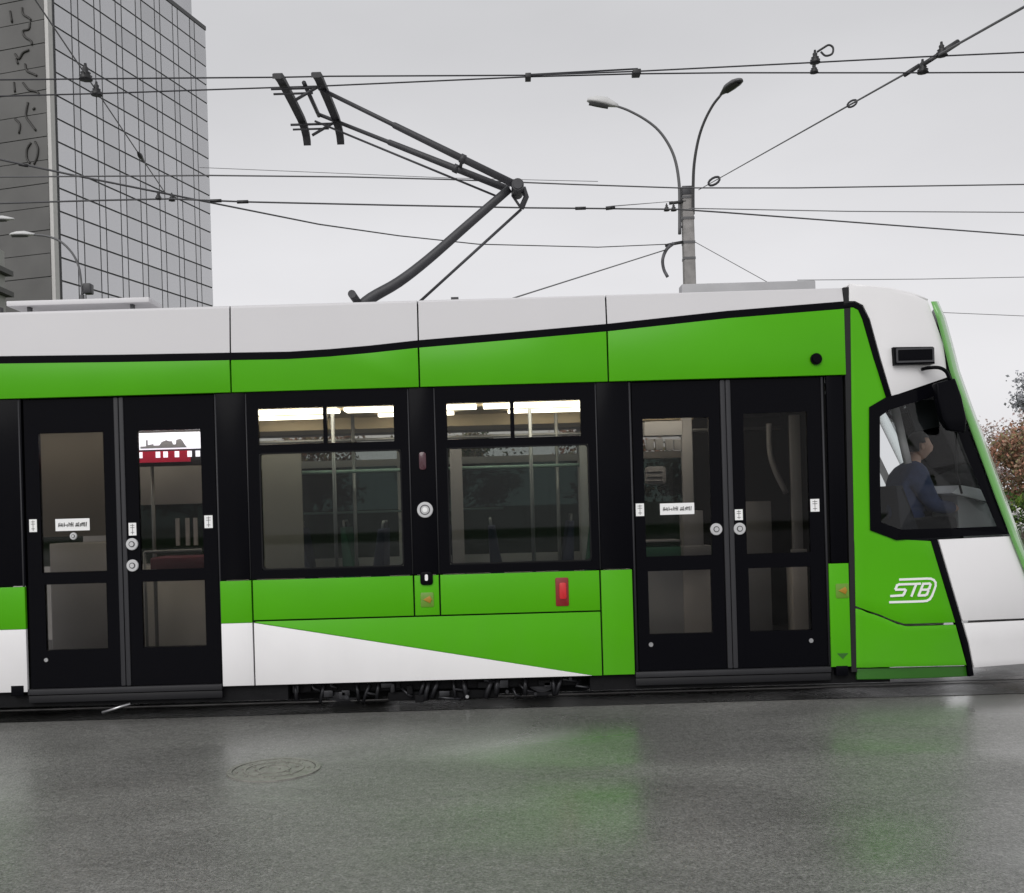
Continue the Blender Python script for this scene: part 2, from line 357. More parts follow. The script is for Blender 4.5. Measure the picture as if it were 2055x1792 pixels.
for k in range(26):
    a_ = k*2.399; r_m = 0.03+0.2*math.sqrt(k/26)
    disc('tread_stud', (mc.x+r_m*math.cos(a_), mc.y+r_m*math.sin(a_), 0.004), 0.011, 0.012, MANM, man, 8, 'Z')
annulus('raised_ring', mc, 0.09, 0.105, 0.0, 0.009, MANM, man)

# ------------------------------------------------------------------ the tram
tram = empty('tram', (0, 1.2, 0)); tag(tram, 'low-floor green and white city tram with black window band, pantograph raised', 'tram')
TW = 2.4
zB, zM, zBelt, zC = 0.23, 0.737, 1.057, 2.54      # skirt foot, panel joint, belt line, cornice foot
xL = X(-260, 1000)                                # rear end of the section built, out of frame
g = 0.006
# --- lower skirt panels (near side), white wedge and green wedge
x445, x507, x832, x882, x1207, x1271 = X(444, 1260), X(508, 1260), X(831, 1200), X(883, 1200), X(1207, 1250), X(1271, 1240)
xw1 = X(1192, 1353)
def panel(name, pts, m, y0=0.0, t=0.03, bev=0.004): return prism(name, pts, y0, y0+t, m, tram, bev)
panel('skirt_panel', rect(x445, x507-g, zM-0.012, zBelt), GREEN)
panel('skirt_panel', rect(x445, x507-g, zB, zM-0.014), WHITE)
panel('skirt_panel', rect(x507+g, x832-g, zM+g, zBelt), GREEN)
panel('skirt_panel', rect(x832+g, x882-g, zM+g, zBelt), GREEN)
panel('skirt_panel', rect(x882+g, x1207-g, zM+g, zBelt), GREEN)
zq = zM-0.012
panel('skirt_panel', [(x507+g, zq), (x507+g+0.02, zM-g), (x1207-g, zM-g), (x1207-g, zB), (xw1, zB)][::-1], GREEN)
o = panel('skirt_panel', [(x507+g, zB), (xw1-0.004, zB), (x507+g, zq-0.003)], WHITE)
panel('skirt_panel', rect(x1207+g, x1271, zB+0.002, zBelt), GREEN)
# left of the rear door
xa = X(52, 1270)
panel('skirt_panel', rect(xL, xa, zM-0.012, zBelt), GREEN); panel('skirt_panel', rect(xL, xa, zB, zM-0.014), WHITE)
# right of the front door: narrow green pillar
xp0, xp1 = X(1666, 1240), X(1706, 1240)
panel('skirt_panel', rect(xp0, xp1, Z(1690, 1338), zBelt), GREEN)
# structure behind the skirt
box('frame_beam', x445+0.01, x1271-0.01, 0.035, 0.10, zB+0.02, zBelt-0.01, SEAL, tram)
box('frame_beam', xL, xa-0.01, 0.035, 0.10, zB+0.02, zBelt-0.01, SEAL, tram)
# --- cornice (green) and roof fairing (white) with the black stripe between
stripe_px = [(-260, 729), (0, 723), (240, 720), (460, 716), (580, 714), (660, 709), (740, 702), (840, 691), (1030, 675), (1220, 658), (1460, 632), (1693, 613)]
S = [(W(x, y).x, W(x, y).z) for x, y in stripe_px]
def sz(x):
    for (a, b), (c, d) in zip(S, S[1:]):
        if a <= x <= c: return b+(d-b)*(x-a)/(c-a)
    return S[0][1] if x < S[0][0] else S[-1][1]
hs2 = 0.028
cuts = [xL, X(462, 700), X(840, 700), X(1219, 700), X(1697, 700)]
zRoof = Z(840, 603, 0.07)
for i, (a, b) in enumerate(zip(cuts, cuts[1:])):
    xs = [a+g]+[p[0] for p in S if a+0.05 < p[0] < b-0.05]+[b-g]
    panel('cornice_panel', [(a+g, zC), (b-g, zC)]+[(x, sz(x)-hs2) for x in reversed(xs)], GREEN, -0.012, 0.05)
    # roof fairing leans in a little and rounds over at the top
    lo = [Vector((x, 0.0, sz(x)+hs2)) for x in xs]
    prof = [(0.0, 0.0), (0.008, 0.30), (0.018, 0.62), (0.027, 0.93), (0.036, 0.972), (0.06, 0.994), (0.12, 1.0), (0.35, 1.012), (1.2, 1.03)]
    bm = bmesh.new(); rows = []
    for x in xs:
        z0 = sz(x)+hs2; rows.append([bm.verts.new((x, yy, z0+(zRoof-z0)*t)) for yy, t in prof])
    for r0, r1 in zip(rows, rows[1:]):
        for k in range(len(prof)-1): bm.faces.new((r0[k], r1[k], r1[k+1], r0[k+1]))
    o = bm_out(bm, 'roof_panel', ROOFW, tram); sharpen(o, 22); md = o.modifiers.new('thickness', 'SOLIDIFY'); md.thickness = 0.015; md.offset = -1; md = o.modifiers.new('split', 'EDGE_SPLIT'); md.split_angle = R(30)
sp = [p for p in S]
prism('roof_stripe', [(x, z-hs2-0.004) for x, z in sp]+[(x, z+hs2+0.004) for x, z in reversed(sp)], -0.006, 0.03, BLACK, tram)
box('roof_core', xL, cuts[-1]-0.02, 0.20, 2.30, 2.60, zRoof-0.06, SEAL, tram)
box('roof_side', xL, cuts[-1], 1.21, 2.40, zC, zRoof+0.03, ROOFW, tram, 0.08)
box('cornice_beam', xL, cuts[-1]-0.02, 0.045, 0.20, zC+0.01, 2.75, SEAL, tram)
# front joint: dark post rising above the roof line
xj = X(1702, 900)
prism('body_joint', [(xj-0.022, 0.20), (xj+0.022, 0.20), (X(1703, 576)+0.018, Z(1700, 576)), (X(1693, 576), Z(1700, 576))], 0.004, 0.06, mat('joint_black', (0.012, 0.012, 0.013), 0.5, spec=0.3), tram)
# --- black window band
zT0, zT1, zG0, zG1 = Z(650, 889), Z(650, 816), Z(660, 1140), Z(660, 906)
def window(a, b, t, mpane):
    xs = sorted([a, t[0], t[1], t[2], t[3], mpane[0], mpane[1], b])
    zs = [zBelt+0.008, zG0, zG1, zT0, zT1, zC-0.004]
    # mullion and holes on the grid
    holes = set()
    for i in range(len(xs)-1):
        c = (xs[i]+xs[i+1])/2
        if mpane[0] < c < mpane[1]: holes.add((i, 1))
        if t[0] < c < t[1] or t[2] < c < t[3]: holes.add((i, 3))
    f = gridpanel('window', xs, zs, holes, 0.006, 0.036, BLACK, tram)
    prism('pane', rect(mpane[0]-0.01, mpane[1]+0.01, zG0-0.01, zG1+0.01), 0.037, 0.042, G_MAIN, f)
    prism('transom_pane', rect(t[0]-0.008, t[1]+0.008, zT0-0.008, zT1+0.008), 0.037, 0.041, G_TRAN, f)
    prism('transom_pane', rect(t[2]-0.008, t[3]+0.008, zT0-0.008, zT1+0.008), 0.037, 0.041, G_TRAN, f)
    o = ring('pane_trim', rrect(mpane[0]-0.003, mpane[1]+0.003, zG0-0.003, zG1+0.003, 0.03), rrect(mpane[0]+0.008, mpane[1]-0.008, zG0+0.008, zG1-0.008, 0.025), 0.004, 0.03, SEAL, f)
    return f
w1 = window(X(500), X(822), (X(518, 850), X(648, 850), X(656, 850), X(790, 850)), (X(523, 1020), X(807, 1020)))
w2 = window(X(879), X(1199), (X(897, 845), X(1024, 845), X(1032, 845), X(1165, 845)), (X(900, 1015), X(1184, 1015)))
def black(x0, x1, z0=zBelt+0.008, z1=zC-0.004): return prism('band_panel', rect(x0, x1, z0, z1), 0.006, 0.036, BLACK, tram, 0.003)
xdl0, xdl1 = X(52, 1090), X(435, 1090)
black(X(438), X(496)); black(X(826), X(875)); black(X(1203), X(1268)); black(X(1664, 960), X(1697, 960)); black(xL, X(46, 1000))
for px in (498, 824, 877, 1201): tube('seal_strip', [(X(px), 0.010, zBelt+0.01), (X(px), 0.010, zC-0.01)], 0.006, JOINT, tram, 6)
for px, hw_ in ((47, .06), (436, .05), (498, .05), (824, .05), (877, .05), (1201, .05), (1271, .05), (1660, .05), (1702, .09)):
    box('gap_backing', X(px)-hw_*0.55, X(px)+hw_*0.55, 0.066, 0.10, 0.3, 2.60, SEAL, tram)  # backing added behind the seals to block lamp light in the gaps
# --- doors
zD0 = Z(1460, 1342)
def stick(name, cx, cz, w_, h_, lines, parent, y, ink=INK):
    s = prism(name, rect(cx-w_/2, cx+w_/2, cz-h_/2, cz+h_/2), y-0.002, y, STICK, parent)
    strokes('lettering', [[(cx+a*w_/2, cz+b*h_/2) for a, b in ln] for ln in lines], y-0.0035, min(w_, h_)*0.05, ink, parent)
    return s
ARROW = [[(-0.5, 0.6), (0.5, 0.6)], [(-0.5, 0.25), (0.5, 0.25)], [(0, 0.8), (0, -0.8)], [(-0.4, -0.5), (0.4, -0.5)]]
_r = random.Random(21); LINESQ = [[(-0.82+0.085*k, -0.32+0.1*_r.random()), (-0.82+0.085*k+0.03*_r.random(), 0.1+0.3*_r.random())] for k in range(20) if k not in (5, 11)]+[[(-0.8+0.32*k, _r.uniform(-.2, .2)), (-0.62+0.32*k, _r.uniform(-.2, .2))] for k in range(5)]
YD = 0.022
def leaf(x0, x1, up, lo):
    xs = sorted({x0, x1, *up[:2], *lo[:2]})
    zs = [zD0, lo[2], lo[3], up[2], up[3], zC-0.012]
    holes = set()
    for i in range(len(xs)-1):
        c = (xs[i]+xs[i+1])/2
        if up[0] < c < up[1]: holes.add((i, 3))
        if lo[0] < c < lo[1]: holes.add((i, 1))
    f = gridpanel('door', xs, zs, holes, YD, YD+0.04, BLACK, tram)
    for p in (up, lo): prism('pane', rrect(p[0]-0.01, p[1]+0.01, p[2]-0.01, p[3]+0.01, 0.02), YD+0.012, YD+0.017, G_DOOR, f)
    return f
def button(cx, cz, r, parent, y):
    b = disc('button', (cx, y-0.008, cz), r, 0.02, BUTTON, parent, 22, 'Y', 0.004)
    disc('button_centre', (cx, y-0.019, cz), r*0.5, 0.006, DGREY, parent, 18, 'Y')
    annul = disc('button_cap', (cx, y-0.022, cz), r*0.36, 0.008, BUTTON, parent, 16, 'Y')
    return b
# rear door pair
dz = (Z(140, 1148), Z(140, 868), Z(150, 1304), Z(150, 1172))
dA = leaf(xdl0, X(236, 1090), (X(75, 900), X(208, 1000), dz[0], dz[1]), (X(89, 1240), X(213, 1240), dz[2], dz[3]))
dB = leaf(X(252, 1090), xdl1, (X(274, 900), X(404, 1000), dz[0], dz[1]), (X(284, 1240), X(411, 1240), dz[2], dz[3]))
seal_m = mat('door_seal', (0.030, 0.030, 0.034), 0.6, spec=0.3)
def seal(xc, w_):
    box('gap_backing', xc-w_/2-0.02, xc+w_/2+0.02, YD+0.042, YD+0.07, zD0, zC, SEAL, tram)  # backing added behind the door seal against leaking light
    for s in (-1, 1): prism('door_seal', rrect(xc+s*w_/4-w_/4+0.003, xc+s*w_/4+w_/4-0.003, zD0, zC-0.012, 0.008, 2), YD-0.012, YD+0.03, seal_m, tram, 0.004)
seal(X(244, 1090), X(255)-X(234))
stick('sticker', X(64, 1055), Z(64, 1055), 0.06, 0.10, ARROW, dA, YD); stick('sticker', X(143, 1053), Z(143, 1053), 0.27, 0.095, LINESQ, dA, YD+0.004)
button(X(145, 1076), Z(145, 1076), 0.028, dA, YD+0.012)
stick('sticker', X(264, 1062), Z(264, 1062), 0.06, 0.10, ARROW, dB, YD); stick('sticker', X(417, 1047), Z(417, 1047), 0.065, 0.10, ARROW, dB, YD)
button(X(264, 1092), Z(264, 1092), 0.047, dB, YD); button(X(265, 1135), Z(265, 1135), 0.047, dB, YD)
disc('bolt', (X(91, 1325), YD-0.004, Z(91, 1325)), 0.016, 0.012, STEEL, dA, 12); 
# front door pair
fz_ = (Z(1360, 1116), Z(1360, 838), Z(1366, 1272), Z(1366, 1145))
dC = leaf(X(1276, 1060), X(1452, 1060), (X(1294, 980), X(1427, 980), fz_[0], fz_[1]), (X(1303, 1210), X(1430, 1210), fz_[2], fz_[3]))
dD = leaf(X(1475, 1060), X(1656, 1060), (X(1497, 980), X(1625, 980), fz_[0], fz_[1]+0.02), (X(1505, 1200), X(1630, 1200), fz_[2], fz_[3]))
seal(X(1464, 1060), X(1475)-X(1453))
stick('sticker', X(1285, 1023), Z(1285, 1023), 0.065, 0.10, ARROW, dC, YD); stick('sticker', X(1360, 1021), Z(1360, 1021), 0.27, 0.09, LINESQ, dC, YD+0.004)
button(X(1438, 1062), Z(1438, 1062), 0.047, dC, YD)
stick('sticker', X(1484, 1033), Z(1484, 1033), 0.062, 0.085, ARROW, dD, YD); button(X(1485, 1061), Z(1485, 1061), 0.047, dD, YD)
stick('sticker', X(1637, 1014), Z(1637, 1014), 0.07, 0.10, ARROW, dD, YD)
disc('bolt', (X(1307, 1294), YD-0.004, Z(1307, 1294)), 0.018, 0.012, STEEL, dC, 12); disc('bolt', (X(1629, 1286), YD-0.004, Z(1629, 1286)), 0.018, 0.012, STEEL, dD, 12)
for px in (43, 438, 1271, 1658): tube('seal_strip', [(X(px, 1050), 0.012, zD0), (X(px, 1050), 0.012, zC-0.01)], 0.009, JOINT, tram, 6)
# door sills, two rubber-edged steps each
for a, b in ((xa+0.005, x445-0.005), (x1271+0.005, xp0-0.005)):
    box('door_sill', a, b, -0.012, 0.12, zD0-0.05, zD0-0.006, STEP, tram, 0.006)
    box('door_sill', a, b, 0.0, 0.12, zD0-0.115, zD0-0.055, mat('sill_dark', (0.012, 0.012, 0.014), 0.5, spec=0.25), tram, 0.008)
# --- fittings on the skirt
pb = (X(853, 1023), Z(853, 1023)); bb = disc('stop_button', (pb[0], -0.002, pb[1]), 0.062, 0.022, BUTTON, tram, 28, 'Y', 0.005)
annu = ring('button_ring', [(pb[0]+0.040*math.cos(R(15*i)), pb[1]+0.040*math.sin(R(15*i))) for i in range(24)], [(pb[0]+0.033*math.cos(R(15*i)), pb[1]+0.033*math.sin(R(15*i))) for i in range(24)], -0.016, -0.008, DGREY, bb)
disc('button_cap', (pb[0], -0.016, pb[1]), 0.02, 0.008, STICK, bb, 16)
rl = (X(848, 925), Z(848, 925)); prism('reflection_lamp', rrect(rl[0]-0.028, rl[0]+0.028, rl[1]-0.07, rl[1]+0.07, 0.02), -0.004, 0.01, mat('lamp_maroon', (0.05, 0.008, 0.016), 0.2, coat=0.4), tram, 0.004)
xc, zc = X(856, 1158), Z(856, 1160)
lt = prism('socket_housing', rrect(xc-0.05, xc+0.05, zc-0.055, zc+0.05, 0.025), -0.014, 0.01, BLACK, tram, 0.006)
prism('socket_pin', rrect(xc-0.012, xc+0.012, zc-0.02, zc+0.03, 0.01), -0.022, -0.012, STICK, lt)
for (px, py) in ((858, 1203), (1691, 1185)):
    xc, zc = X(px, py), Z(px, py)
    a_ = prism('side_marker', rrect(xc-0.055, xc+0.05, zc-0.06, zc+0.055, 0.012), -0.004, 0.01, mat('marker_base', (0.12, 0.26, 0.02), 0.35), tram, 0.003)
    prism('marker_lens', [(xc-0.035, zc), (xc+0.02, zc+0.03), (xc+0.035, zc), (xc+0.02, zc-0.03)][::-1], -0.010, -0.003, AMBER, a_, 0.003)
xc, zc = X(1128, 1187), Z(1128, 1187)
rs = prism('red_signal', rrect(xc-0.052, xc+0.052, zc-0.115, zc+0.11, 0.012), -0.006, 0.01, REDD, tram, 0.004)
prism('signal_lens', rrect(xc-0.022, xc+0.034, zc-0.06, zc+0.07, 0.015), -0.014, -0.005, REDP, rs, 0.004)
xc, zc = X(1691, 1316), Z(1691, 1316)
prism('jacking_mark', [(xc-0.045, zc+0.02), (xc, zc-0.025), (xc+0.045, zc+0.02)], -0.003, 0.01, mat('mark_green', (0.02, 0.12, 0.008), 0.5), tram)
box('jack_socket', X(1678, 1345), X(1702, 1345), -0.002, 0.06, Z(1690, 1356), Z(1690, 1337)+0.004, BLACK, tram, 0.004)
box('jack_socket', X(22, 1384), X(48, 1384), -0.002, 0.06, Z(35, 1397), Z(35, 1376), BLACK, tram, 0.004)
disc('camera_dome', (X(1636, 721), -0.02, Z(1636, 721)), 0.045, 0.05, BLACK, tram, 16, 'Y', 0.012)
# --- underbody
box('underframe', xL, x507+0.25, 0.05, 2.35, 0.105, 0.33, UNDER, tram); box('underframe', X(1175), X(1790, 1300), 0.06, 2.35, 0.105, 0.33, UNDER, tram)
box('underframe', x507+0.25, X(1160), 0.30, 2.10, 0.26, 0.34, UNDER, tram)
# --- nose: cab side panels bend gently in towards the front
def yb(x): return 0.0 if x < 1760 else 0.32*((x-1760)/300.0)**2
def B(x, y, dy=0.0): return W(x, y, yb(x)+dy)
def BL(L_, dy=0.0): return [B(x, y, dy) for x, y in L_]
def mask(name, A, Bp, m, n=8, thick=0.03, dy=0.0, extra=None):
    bm = bmesh.new(); rows = []
    for (ax, ay), (bx, by) in zip(A, Bp):
        rows.append([bm.verts.new(B(ax+(bx-ax)*i/n, ay+(by-ay)*i/n, dy)) for i in range(n+1)])
    for r0, r1 in zip(rows, rows[1:]):
        for i in range(n): bm.faces.new((r0[i], r0[i+1], r1[i+1], r1[i]))
    if extra:
        rows = [[bm.verts.new(B(ax+(bx-ax)*t/4, ay+(by-ay)*t/4, dy)) for (ax, ay), (bx, by) in zip(*extra)] for t in range(5)]
        for r0, r1 in zip(rows, rows[1:]):
            for i in range(len(r0)-1): bm.faces.new((r0[i], r0[i+1], r1[i+1], r1[i]))
    bmesh.ops.remove_doubles(bm, verts=bm.verts, dist=0.0005)
    bmesh.ops.recalc_face_normals(bm, faces=bm.faces)
    if sum(f.normal.y*f.calc_area() for f in bm.faces) > 0: bmesh.ops.reverse_faces(bm, faces=bm.faces)
    me = bpy.data.meshes.new(name); bm.to_mesh(me); bm.free(); o = link(name, me, m, tram); sharpen(o, 40)
    md = o.modifiers.new('thickness', 'SOLIDIFY'); md.thickness = thick; md.offset = -1
    md = o.modifiers.new('edge', 'BEVEL'); md.width = 0.004; md.segments = 2; md.limit_method = 'ANGLE'; md.angle_limit = R(50)
    md = o.modifiers.new('split', 'EDGE_SPLIT'); md.split_angle = R(28)
    return o
# green side of the nose, in an upper and a lower panel
mask('cab_panel', [(1707, 617), (1707, 622), (1707, 640), (1708, 720), (1709, 800), (1709, 820), (1711, 900), (1713, 1000), (1714, 1056), (1714, 1080), (1715, 1092), (1715.5, 1120)],
     [(1712, 617), (1722, 622), (1730, 640), (1753, 720), (1780, 800), (1748, 818), (1747, 900), (1749, 1000), (1750, 1062), (1799, 1082), (1868, 1086), (1878, 1120)], GREEN, extra=([(1715.5+162.5*i/8, 1120) for i in range(9)], [(1717, 1216), (1740, 1225), (1765, 1233), (1790, 1244), (1815, 1252), (1840, 1251.5), (1866, 1250.5), (1892, 1250), (1917, 1249)]))
mask('cab_panel', [(1717, 1221), (1730, 1224), (1740, 1229), (1760, 1235), (1780, 1243), (1800, 1252), (1820, 1257), (1860, 1256), (1918, 1254)],
     [(1719, 1340), (1735, 1340), (1745, 1340), (1765, 1339), (1785, 1339), (1805, 1338), (1825, 1338), (1862, 1337), (1940, 1335)], GREEN)
mask('cab_skirt', [(1719, 1342), (1780, 1341), (1860, 1339), (1941, 1337)], [(1720, 1364), (1781, 1363), (1861, 1361), (1947, 1357)], mat('green_skirt', (0.02, 0.115, 0.005), 0.45, var=0.1), dy=0.02)
# black stripe beside the green
mask('nose_stripe', [(1693, 608), (1715, 606), (1730, 613), (1744, 640), (1766, 720), (1790, 797)], [(1693, 618), (1712, 616), (1722, 621), (1731, 640), (1754, 720), (1780, 803)], BLACK, 2, 0.04, -0.006)
mask('nose_stripe', [(1868, 1084), (1902, 1195), (1932, 1295), (1941, 1330), (1945, 1358)], [(1882, 1083), (1915, 1195), (1943, 1290), (1951, 1330), (1955, 1356)], BLACK, 2, 0.04, -0.006)
# white upper cap of the nose
mask('nose_cap', [(1704, 573), (1704, 604), (1716, 604), (1732, 612), (1746, 640), (1768, 720), (1790, 795)],
     [(1704, 572.5), (1740, 576), (1790, 581), (1835, 592), (1862, 604), (1893, 690), (1901, 757)], WHITE, 10)
# white lower front
mask('nose_panel', [(1884, 1083), (1917, 1195), (1932, 1246)], [(2030, 1076), (2064, 1168), (2080, 1240)], WHITE, 10)
mask('nose_panel', [(1934, 1251), (1945, 1290), (1952, 1325), (1955, 1340)], [(2081, 1244), (2086, 1280), (2082, 1318), (2070, 1331)], WHITE, 10)
# light green edge of the windscreen surround
edgeL = [(1868, 605), (1880, 640), (1893, 690), (1906, 745), (1930, 815), (1965, 910), (2000, 1005), (2028, 1078), (2064, 1168), (2080, 1240)]
edgeR = [(1880, 606), (1895, 640), (1909, 690), (1923, 745), (1948, 815), (1984, 910), (2018, 1005), (2044, 1078), (2080, 1168), (2096, 1240)]
EDGE = mat('green_edge', (0.16, 0.42, 0.11), 0.22, spec=0.5, coat=0.6)
bm = bmesh.new(); rows = []
for (ax, ay), (bx, by) in zip(edgeL, edgeR):
    rows.append([bm.verts.new(W(ax+(bx-ax)*t, ay+(by-ay)*t, yb(ax)-0.012+q)) for t, q in ((0, 0.0), (0.35, -0.006), (0.7, 0.03), (1.0, 0.16))])
for r0, r1 in zip(rows, rows[1:]):
    for i in range(3): bm.faces.new((r0[i], r0[i+1], r1[i+1], r1[i]))
o = bm_out(bm, 'windscreen_surround', EDGE, tram); sharpen(o, 60); md = o.modifiers.new('thickness', 'SOLIDIFY'); md.thickness = 0.025; md.offset = 0
# the front itself: windscreen and bumper sweep round to the far side
def front(name, idx, m, bulge=0.24, thick=0.02, n=14):
    bm = bmesh.new(); rows = []
    for k in idx:
        p = W(*edgeR[k], yb(edgeL[k][0])+0.13); y0, y1 = p.y, TW-p.y
        rows.append([bm.verts.new((p.x-0.01+bulge*(1-(2*i/n-1)**2), y0+(y1-y0)*i/n, p.z)) for i in range(n+1)])
    for r0, r1 in zip(rows, rows[1:]):
        for i in range(n): bm.faces.new((r0[i], r0[i+1], r1[i+1], r1[i]))
    o = bm_out(bm, name, m, tram); sharpen(o, 60); md = o.modifiers.new('thickness', 'SOLIDIFY'); md.thickness = thick; md.offset = 0
    return o
front('windscreen', range(3, 8), G_SHIELD, thick=0.008); front('front_cap', range(0, 4), BLACK); front('front_panel', range(7, 10), WHITE)
pB = W(2070, 1331, yb(2070)); pT = W(*edgeR[-1], yb(2080)+0.13)
bm = bmesh.new(); n = 14; rows = []
for (xx, zz) in ((pT.x-0.01, pT.z), (pT.x+0.015, pT.z-0.15), (pT.x-0.02, pB.z+0.05), (pB.x, pB.z)):
    y0, y1 = pT.y, TW-pT.y
    rows.append([bm.verts.new((xx+0.24*(1-(2*i/n-1)**2), y0+(y1-y0)*i/n, zz)) for i in range(n+1)])
for r0, r1 in zip(rows, rows[1:]):
    for i in range(n): bm.faces.new((r0[i], r0[i+1], r1[i+1], r1[i]))
o = bm_out(bm, 'bumper', WHITE, tram); sharpen(o, 60); md = o.modifiers.new('thickness', 'SOLIDIFY'); md.thickness = 0.02; md.offset = 0
# cab roof between the near cap and the far side
bm = bmesh.new(); rows = []
for x, y in ((1704, 572.5), (1740, 576), (1790, 581), (1835, 592), (1862, 604)):
    p = B(x, y); y0, y1 = p.y, TW-p.y
    rows.append([bm.verts.new((p.x, y0+0.004+(y1-y0-0.008)*i/8, p.z+0.006)) for i in range(9)])
for r0, r1 in zip(rows, rows[1:]):
    for i in range(8): bm.faces.new((r0[i], r0[i+1], r1[i+1], r1[i]))
o = bm_out(bm, 'cab_roof', WHITE, tram); sharpen(o, 50); md = o.modifiers.new('thickness', 'SOLIDIFY'); md.thickness = 0.02; md.offset = 0
# far side of the cab: same outline closed with a painted wall round an open side window
def bf(x, y):
    p = B(x, y); p.y = TW-p.y; return p
fo = [(1707, 600), (1862, 604), (1906, 745), (2028, 1078), (2080, 1240), (2070, 1331), (1719, 1340), (1709, 1000)]
fi = [(1755, 825), (1800, 800), (1900, 768), (2008, 1062), (1990, 1064), (1900, 1066), (1800, 1068), (1758, 1050)]
bm = bmesh.new(); A = [bm.verts.new(bf(*p)) for p in fo]; C_ = [bm.verts.new(bf(*p)) for p in fi]
for i in range(8): bm.faces.new((A[i], A[(i+1) % 8], C_[(i+1) % 8], C_[i]))
o = bm_out(bm, 'cab_far_side', WHITE, tram); md = o.modifiers.new('thickness', 'SOLIDIFY'); md.thickness = 0.02; md.offset = 0
bm = bmesh.new(); bm.faces.new([bm.verts.new(bf(*p)) for p in fi]); bm_out(bm, 'pane', glass('glass_cab_far', (0.9, 0.92, 0.91), 0.5), o)
# cab side window: black frame and pane
wo = [(1744, 817), (1778, 797), (1840, 781), (1904, 760), (1962, 912), (2024, 1072), (1912, 1077), (1799, 1084), (1746, 1064), (1744, 940)]
wi = [(1766, 836), (1784, 823), (1842, 805), (1892, 790), (1944, 925), (2000, 1056), (1908, 1060), (1808, 1063), (1768, 1048), (1766, 940)]
bm = bmesh.new(); V = [[bm.verts.new(B(x, y, d)) for x, y in P] for P, d in ((wo, -0.010), (wi, -0.010), (wi, 0.03), (wo, 0.03))]
for k in range(4):
    for i in range(10): bm.faces.new((V[k][i], V[k][(i+1) % 10], V[(k+1) % 4][(i+1) % 10], V[(k+1) % 4][i]))
cw = bm_out(bm, 'cab_window', BLACK, tram)
bm = bmesh.new(); c = bm.verts.new(B(1870, 940, 0.012)); V = [bm.verts.new(B(x+(1 if x > 1870 else -1)*2, y, 0.012)) for x, y in wi]
for i in range(10): bm.faces.new((c, V[i], V[(i+1) % 10]))
bm_out(bm, 'pane', G_CAB, cw)
# destination box, mirror and its arm
p0, p1 = B(1791, 734), B(1868, 697)
bxo = prism('side_display', [(p0.x, p0.z), (W(1872, 731).x, W(1872, 731).z), (W(1868, 697).x, W(1868, 697).z), (W(1789, 698).x, W(1789, 698).z)], -0.045, 0.08, BLACK, tram, 0.006)
ring('display_bezel', rrect(p0.x+0.012, p1.x-0.012, p0.z+0.016, p1.z-0.012, 0.006, 2), rrect(p0.x+0.026, p1.x-0.026, p0.z+0.030, p1.z-0.026, 0.006, 2), -0.050, -0.044, DGREY, bxo)
mir = tube('mirror_arm', spline([W(1850, 741, 0.0), W(1865, 738, -0.06), W(1885, 738, -0.09), W(1899, 746, -0.10), W(1906, 762, -0.10)], 5), 0.014, BLACK, tram, 8)
mh = loft('mirror_housing', [W(1880, 768, -0.14), W(1884, 800, -0.15), W(1893, 840, -0.15), W(1907, 864, -0.13)], [W(1918, 758, -0.10), W(1931, 795, -0.10), W(1941, 840, -0.10), W(1938, 869, -0.09)], BLACK, tram, 5, 0.07)
md = mh.modifiers.new('edge', 'BEVEL'); md.width = 0.015; md.segments = 3
# STB emblem, white film on green
def em(x, y): p = B(x, y, 0); return (p.x, p.z)
yE = yb(1830)-0.006
fr = [(1806, 1163), (1860, 1161), (1868, 1161.5), (1874, 1164), (1877.5, 1169), (1877.5, 1176), (1874, 1186), (1870, 1196), (1866, 1202), (1860, 1205.5), (1852, 1206.5), (1786, 1208.5)]
emb = [fr,
 [(1826, 1172), (1804, 1172.8), (1800, 1174.5), (1797, 1181.5), (1798, 1183.3), (1815, 1183), (1817, 1184.5), (1813.5, 1192), (1811, 1194.5), (1788, 1196)],   # S
 [(1829, 1172), (1846, 1171.3)], [(1838, 1173), (1829, 1195.5)],                                                          # T
 [(1852.5, 1171.5), (1843, 1195), (1856, 1194.5), (1860, 1192.5), (1862.5, 1186), (1861, 1183.2), (1848, 1183.4)], [(1852.5, 1171.5), (1865, 1171), (1867, 1173), (1864.5, 1180.5), (1861, 1183.2)],   # B
]
eo = strokes('emblem', [[em(*p) for p in ln] for ln in emb], 0.0, 0.0175, STICK, tram, 0.005)
for v in eo.data.vertices:                    # the film follows the bend of the panel
    v.co.y += yb(UX+(v.co.x+0.018)*FPX/CAM_D)-0.005
# --- roof equipment
box('roof_box', X(1368, 570, 0.9), X(1637, 570, 0.9), 0.9, 1.05, zRoof+0.02, Z(1500, 566, 0.9), mat('roof_box_grey', (0.34, 0.34, 0.35), 0.6, var=0.1), tram, 0.01)
zr0 = Z(150, 600, 0.6)
rb = box('roof_cover', X(12, 600, 0.6), X(299, 600, 0.6), 0.6, 0.95, zr0-0.045, zr0, ROOFW, tram, 0.008)
for px in (-2, 57, 264): box('cover_foot', X(px-3, 610, 0.65), X(px+3, 610, 0.65), 0.65, 0.70, zRoof-0.02, zr0-0.04, DGREY, tram)
for px in (912,): box('roof_clip', X(905, 600, 0.5), X(920, 600, 0.5), 0.5, 0.55, zRoof-0.02, Z(912, 596, 0.5), DGREY, tram)
